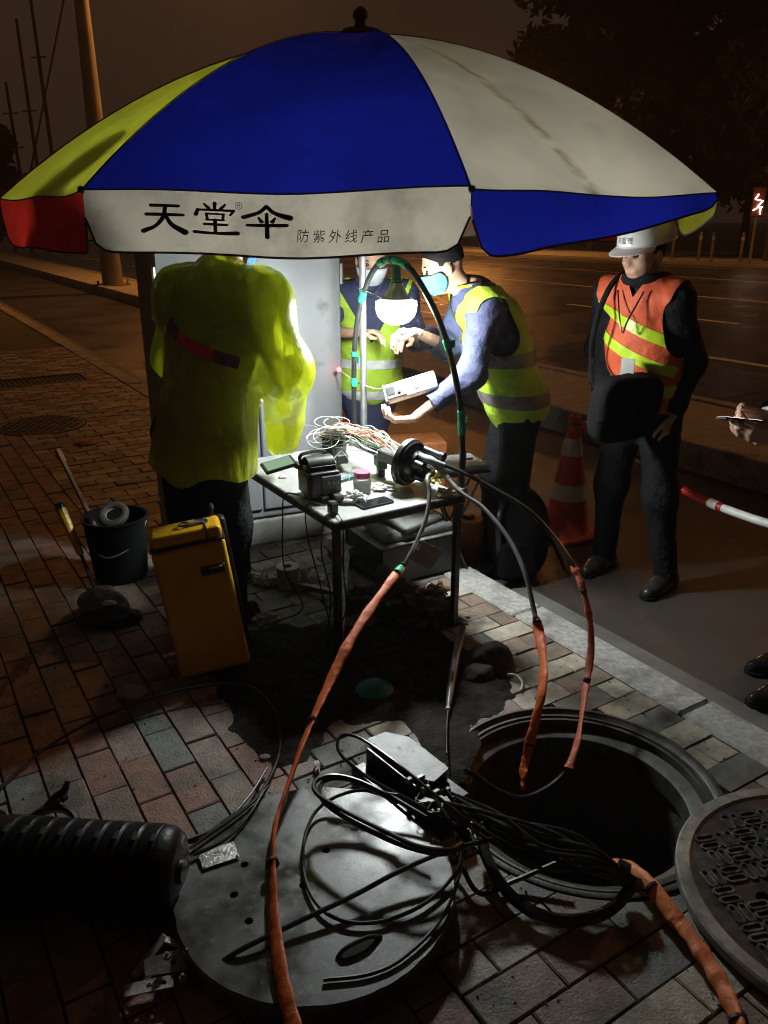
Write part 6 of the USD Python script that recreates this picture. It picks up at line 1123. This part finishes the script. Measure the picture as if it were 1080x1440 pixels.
# --- hard hat worker
J = joints([(1.19, 3.98), (1.43, 3.71)], (-.72, -.69), (1.27, 3.85, .80), (1.235, 3.825, 1.12), (1.205, 3.80, 1.375), (1.172, 3.775, 1.512), (-.84, -.52, -.10), z0=-.12, LS=(1.312, 3.685, 1.318), LE=(1.45, 3.77, 1.03), LW=(1.36, 3.70, .79), RE=(1.07, 4.02, 1.06), RW=(1.05, 3.84, .88))
t, F, L, HP = build('person', 'person in white hard hat and orange vest with lime bands standing on the asphalt', J, -.12, [hand_mesh(J['LW'], (-.15, -.1, -1), (-.6, .7, 0), -1, .7), hand_mesh(J['RW'], (.5, -.6, -.3), (.5, .6, 0), 1, .6)], shoes=M('dark_shoe', (.025, .024, .024), .4))
hair(t, L, F, HP, J, -.03); jacket(t, J, black_c, .013, .011, seed=9, collar=.05)
vm, F2 = vest_surface(J, .031, .012, .80, 10, .05, .100); vs = part(t, 'vest', vm, orange_v, True)
fr = lambda w: w[:, 2] - .42 * w[:, 0] * np.where(w[:, 1] > -.02, 1, 0)
for z in (.175, .305): stripe(t, vs, vm, J, F2, lime_strip, lambda w, z=z: fr(w) + z, .026, 'lime_band')
stripe(t, vs, vm, J, F2, lime_strip, lambda w: w[:, 2] + .475, .028, 'lime_band')
part(t, 'neck_warmer', tube([J['neck'] + np.array([.085 * math.cos(a), .08 * math.sin(a), .025]) for a in np.linspace(0, 6.2, 14)], .034, 10), black_c)
lan = [J['neck'] + F2.T @ np.array(q) for q in ((-.06, .13, -.02), (-.02, .172, -.14), (.0, .178, -.20), (.025, .17, -.14), (.075, .12, -.02))]
part(t, 'lanyard', tube(lan, .004, 6), black_pl); part(t, 'id_badge', put(cbox(.07, .004, .10, .002), J['neck'] + F2.T @ np.array((-.045, .185, -.36)), math.degrees(math.atan2(-J['fwd'][0], J['fwd'][1]))), M('badge_grey', (.32, .33, .31), .4), 30)
hm_ = lathe([(.118, -.012), (.120, .0), (.117, .03), (.104, .075), (.078, .108), (.04, .125), (0, .130)], 40); hm_.apply_scale((.98, 1.2, 1)); hf = frame(L(0, -.012, .064), F[0], nrm(F[1] + .0 * F[2]), F[2])
tilt = trimesh.transformations.rotation_matrix(math.radians(-6), [1, 0, 0])
def onh(m): m = m.copy(); m.apply_transform(tilt); m.apply_transform(hf); return m
hh = part(t, 'hard_hat', onh(hm_), helmet_m, 40)
a = np.linspace(-1.15, 1.15, 25); inner = np.c_[.114 * np.sin(a), .138 * np.cos(a), 0 * a - .008]; outer = np.c_[.124 * np.sin(a), .150 * np.cos(a) + .052 * np.cos(a) ** .8, 0 * a - .030]
vv = np.vstack([inner, outer, inner - (0, 0, .005), outer - (0, 0, .005)]); n = len(a); ff = []
for i in range(n - 1):
    for p, q, fl in ((0, n, 0), (2 * n, 3 * n, 1), (n, 3 * n, 0)):
        A_, B_, C_, D_ = p + i, p + i + 1, q + i + 1, q + i; ff += [(A_, C_, B_), (A_, D_, C_)] if not fl else [(A_, B_, C_), (A_, C_, D_)]
part(hh, 'brim', onh(trimesh.Trimesh(vv, ff, process=False)), helmet_m, 40)
part(hh, 'rim', onh(put(ring_mesh(.118, .0045, 44), (0, 0, -.011)).apply_scale((.98, 1.2, 1))), helmet_m)
for s in (-.028, 0, .028): part(hh, 'ridge', onh(tube([(s, .10 * math.cos(q) * 1.05, .02 + .112 * math.sin(q) - abs(s) * .12) for q in np.linspace(.75, 2.5, 12)], [.004, .007, .007, .004], 8)), helmet_m)
part(hh, 'chin_strap', tube([L(.07, .0, .02), L(.071, .018, -.04), L(.045, .03, -.09), L(0, .035, -.118), L(-.045, .03, -.09), L(-.071, .018, -.04), L(-.07, 0, .02)], .003, 6, flat=.5), black_pl)
for i, ch in enumerate('市监理'):
    g = affinity.affine_transform(glyph(ch), [.00036, 0, 0, .00036, -.048 + i * .032, .010]); ms = []
    for gg in getattr(g, 'geoms', [g]):
        v2, f2 = trimesh.creation.triangulate_polygon(gg, engine='earcut'); q = np.c_[v2, 0 * v2[:, 0]]; q, f2 = trimesh.remesh.subdivide_to_size(q, f2, .004)
        rr_ = np.interp(q[:, 1], [-.012, 0, .03, .075], [.118, .120, .117, .104]) + .0012; th = -q[:, 0] / .128 * 1.0
        ms.append(trimesh.Trimesh(np.c_[rr_ * .98 * np.sin(th), rr_ * 1.2 * np.cos(th), q[:, 1]], f2, process=False))
    part(hh, 'printed_character', onh(trimesh.util.concatenate(ms)), M('hat_print', (.10, .09, .09), .6), False)
bg = thing('shoulder_bag', 'black shoulder bag hanging in front of the hard-hat worker', 'bag', (1.10, 3.60, .86)); bo = np.array([1.10, 3.60, .845]); bz = 30
part(bg, 'bag_body', put(iso(lambda Q: (np.sum(np.abs(Q / (.19, .065, .15)) ** 4, -1) ** .25 - 1) * .07 - folds(Q, .004, (12, 12, 12)), np.array([-.23, -.1, -.19]), np.array([.23, .1, .19]), .011), bo, bz, 4), bk_m, True)
bm_ = iso(lambda Q: (np.sum(np.abs(Q / (.195, .072, .155)) ** 4, -1) ** .25 - 1) * .07 - folds(Q, .003, (12, 12, 12), 3), np.array([-.24, -.11, -.2]), np.array([.24, .11, .2]), .010); bw_ = np.array(bm_.vertices); part(bg, 'flap', put(clip(bm_, np.minimum(bw_[:, 2] + .02 + .25 * bw_[:, 0] ** 2, .03 - bw_[:, 1])), bo, bz, 4), bk_m, True); part(bg, 'buckle', put(cbox(.03, .01, .02, .003), bo + (.02, -.082, .0), bz), dsteel, 30)
part(bg, 'strap', tube([bo + (-.17, -.03, .12)] + [J['neck'] + F2.T @ np.array(q) for q in ((.165, .15, -.36), (.15, .178, -.22), (.125, .150, -.06), (.11, .06, .035), (.09, -.08, .03), (-.02, -.19, -.2), (-.16, -.12, -.42))] + [bo + (.18, .08, .12)], .013, 8, flat=.35), black_c)

# --- person at the right edge with a phone
J = joints([(1.70, 2.92), (1.60, 2.68)], (-1, -.03), (1.76, 2.79, .80), (1.755, 2.79, 1.12), (1.73, 2.79, 1.37), (1.69, 2.78, 1.51), (-.95, 0, -.4), z0=-.12, RE=(1.66, 2.98, 1.02), RW=(1.375, 2.83, .985), LE=(1.66, 2.58, 1.0), LW=(1.365, 2.685, .955))
t, F, L, HP = build('person', 'person in black at the right edge, only hands, cuff and shoes showing', J, -.12, [hand_mesh(J['LW'], (-1, .30, .05), (.1, .9, .45), 1, .55, thumb=.8), hand_mesh(J['RW'], (-1, -.25, .02), (.0, -.75, .6), -1, .6, thumb=.5)], shoes=leather, toes=(-1, -.12, 0))
hair(t, L, F, HP, J); jacket(t, J, black_c, .02, .012, seed=12, sleeve=.90)
for s in 'RL': part(t, 'shirt_cuff', tube([J[s + 'E'] * .14 + J[s + 'W'] * .86, J[s + 'E'] * .04 + J[s + 'W'] * .96], .036, 14, smooth=False), M('cuff_white', (.72, .72, .72), .7))
part(t, 'wrist_watch', put(tube([J['LE'] * .03 + J['LW'] * .97, J['LE'] * -.02 + J['LW'] * 1.02], .0345, 16, smooth=False)), M('watch_strap', (.05, .03, .025), .5, bump=.6, bscale=200))
pf = thing('held_phone', 'slim phone held flat in the hands at the right edge of the picture', 'phone', (1.25, 2.75, .985)); pm_ = extrude(shapely.box(-.065, -.028, .065, .028).buffer(.008, 6), .008, -.004)
M4 = frame(np.array([1.252, 2.755, .992]), nrm((-.97, -.1, .12)), np.cross(nrm((.12, .25, .96)), nrm((-.97, -.1, .12))), nrm((.12, .25, .96))); M4[:3, 2] = np.cross(M4[:3, 0], nrm(M4[:3, 1])); M4[:3, 1] = nrm(M4[:3, 1])
part(pf, 'case', pm_.copy().apply_transform(M4), black_pl, 30); part(pf, 'screen', extrude(shapely.box(-.062, -.026, .062, .026).buffer(.006, 6), .001, .0043).apply_transform(M4), glow('phone_screen', (1.0, .86, .84), 1.1), False)
# ------------------------------------------------------------------ night mist
hz = thing('haze', 'thin night mist hanging over the whole street', 'mist', kind='stuff')
hzm = usdkit.material(stage, '/World/Looks/mist', {'v': ('principled_volume', {'color': (0.85, 0.85, 0.85), 'density': 0.0012, 'anisotropy': 0.55})}, [], volume='v.volume')
part(hz, 'mist_body', trimesh.creation.box((1100, 1200, 29.2)).apply_translation((0, 350, 11.3)), hzm, False)
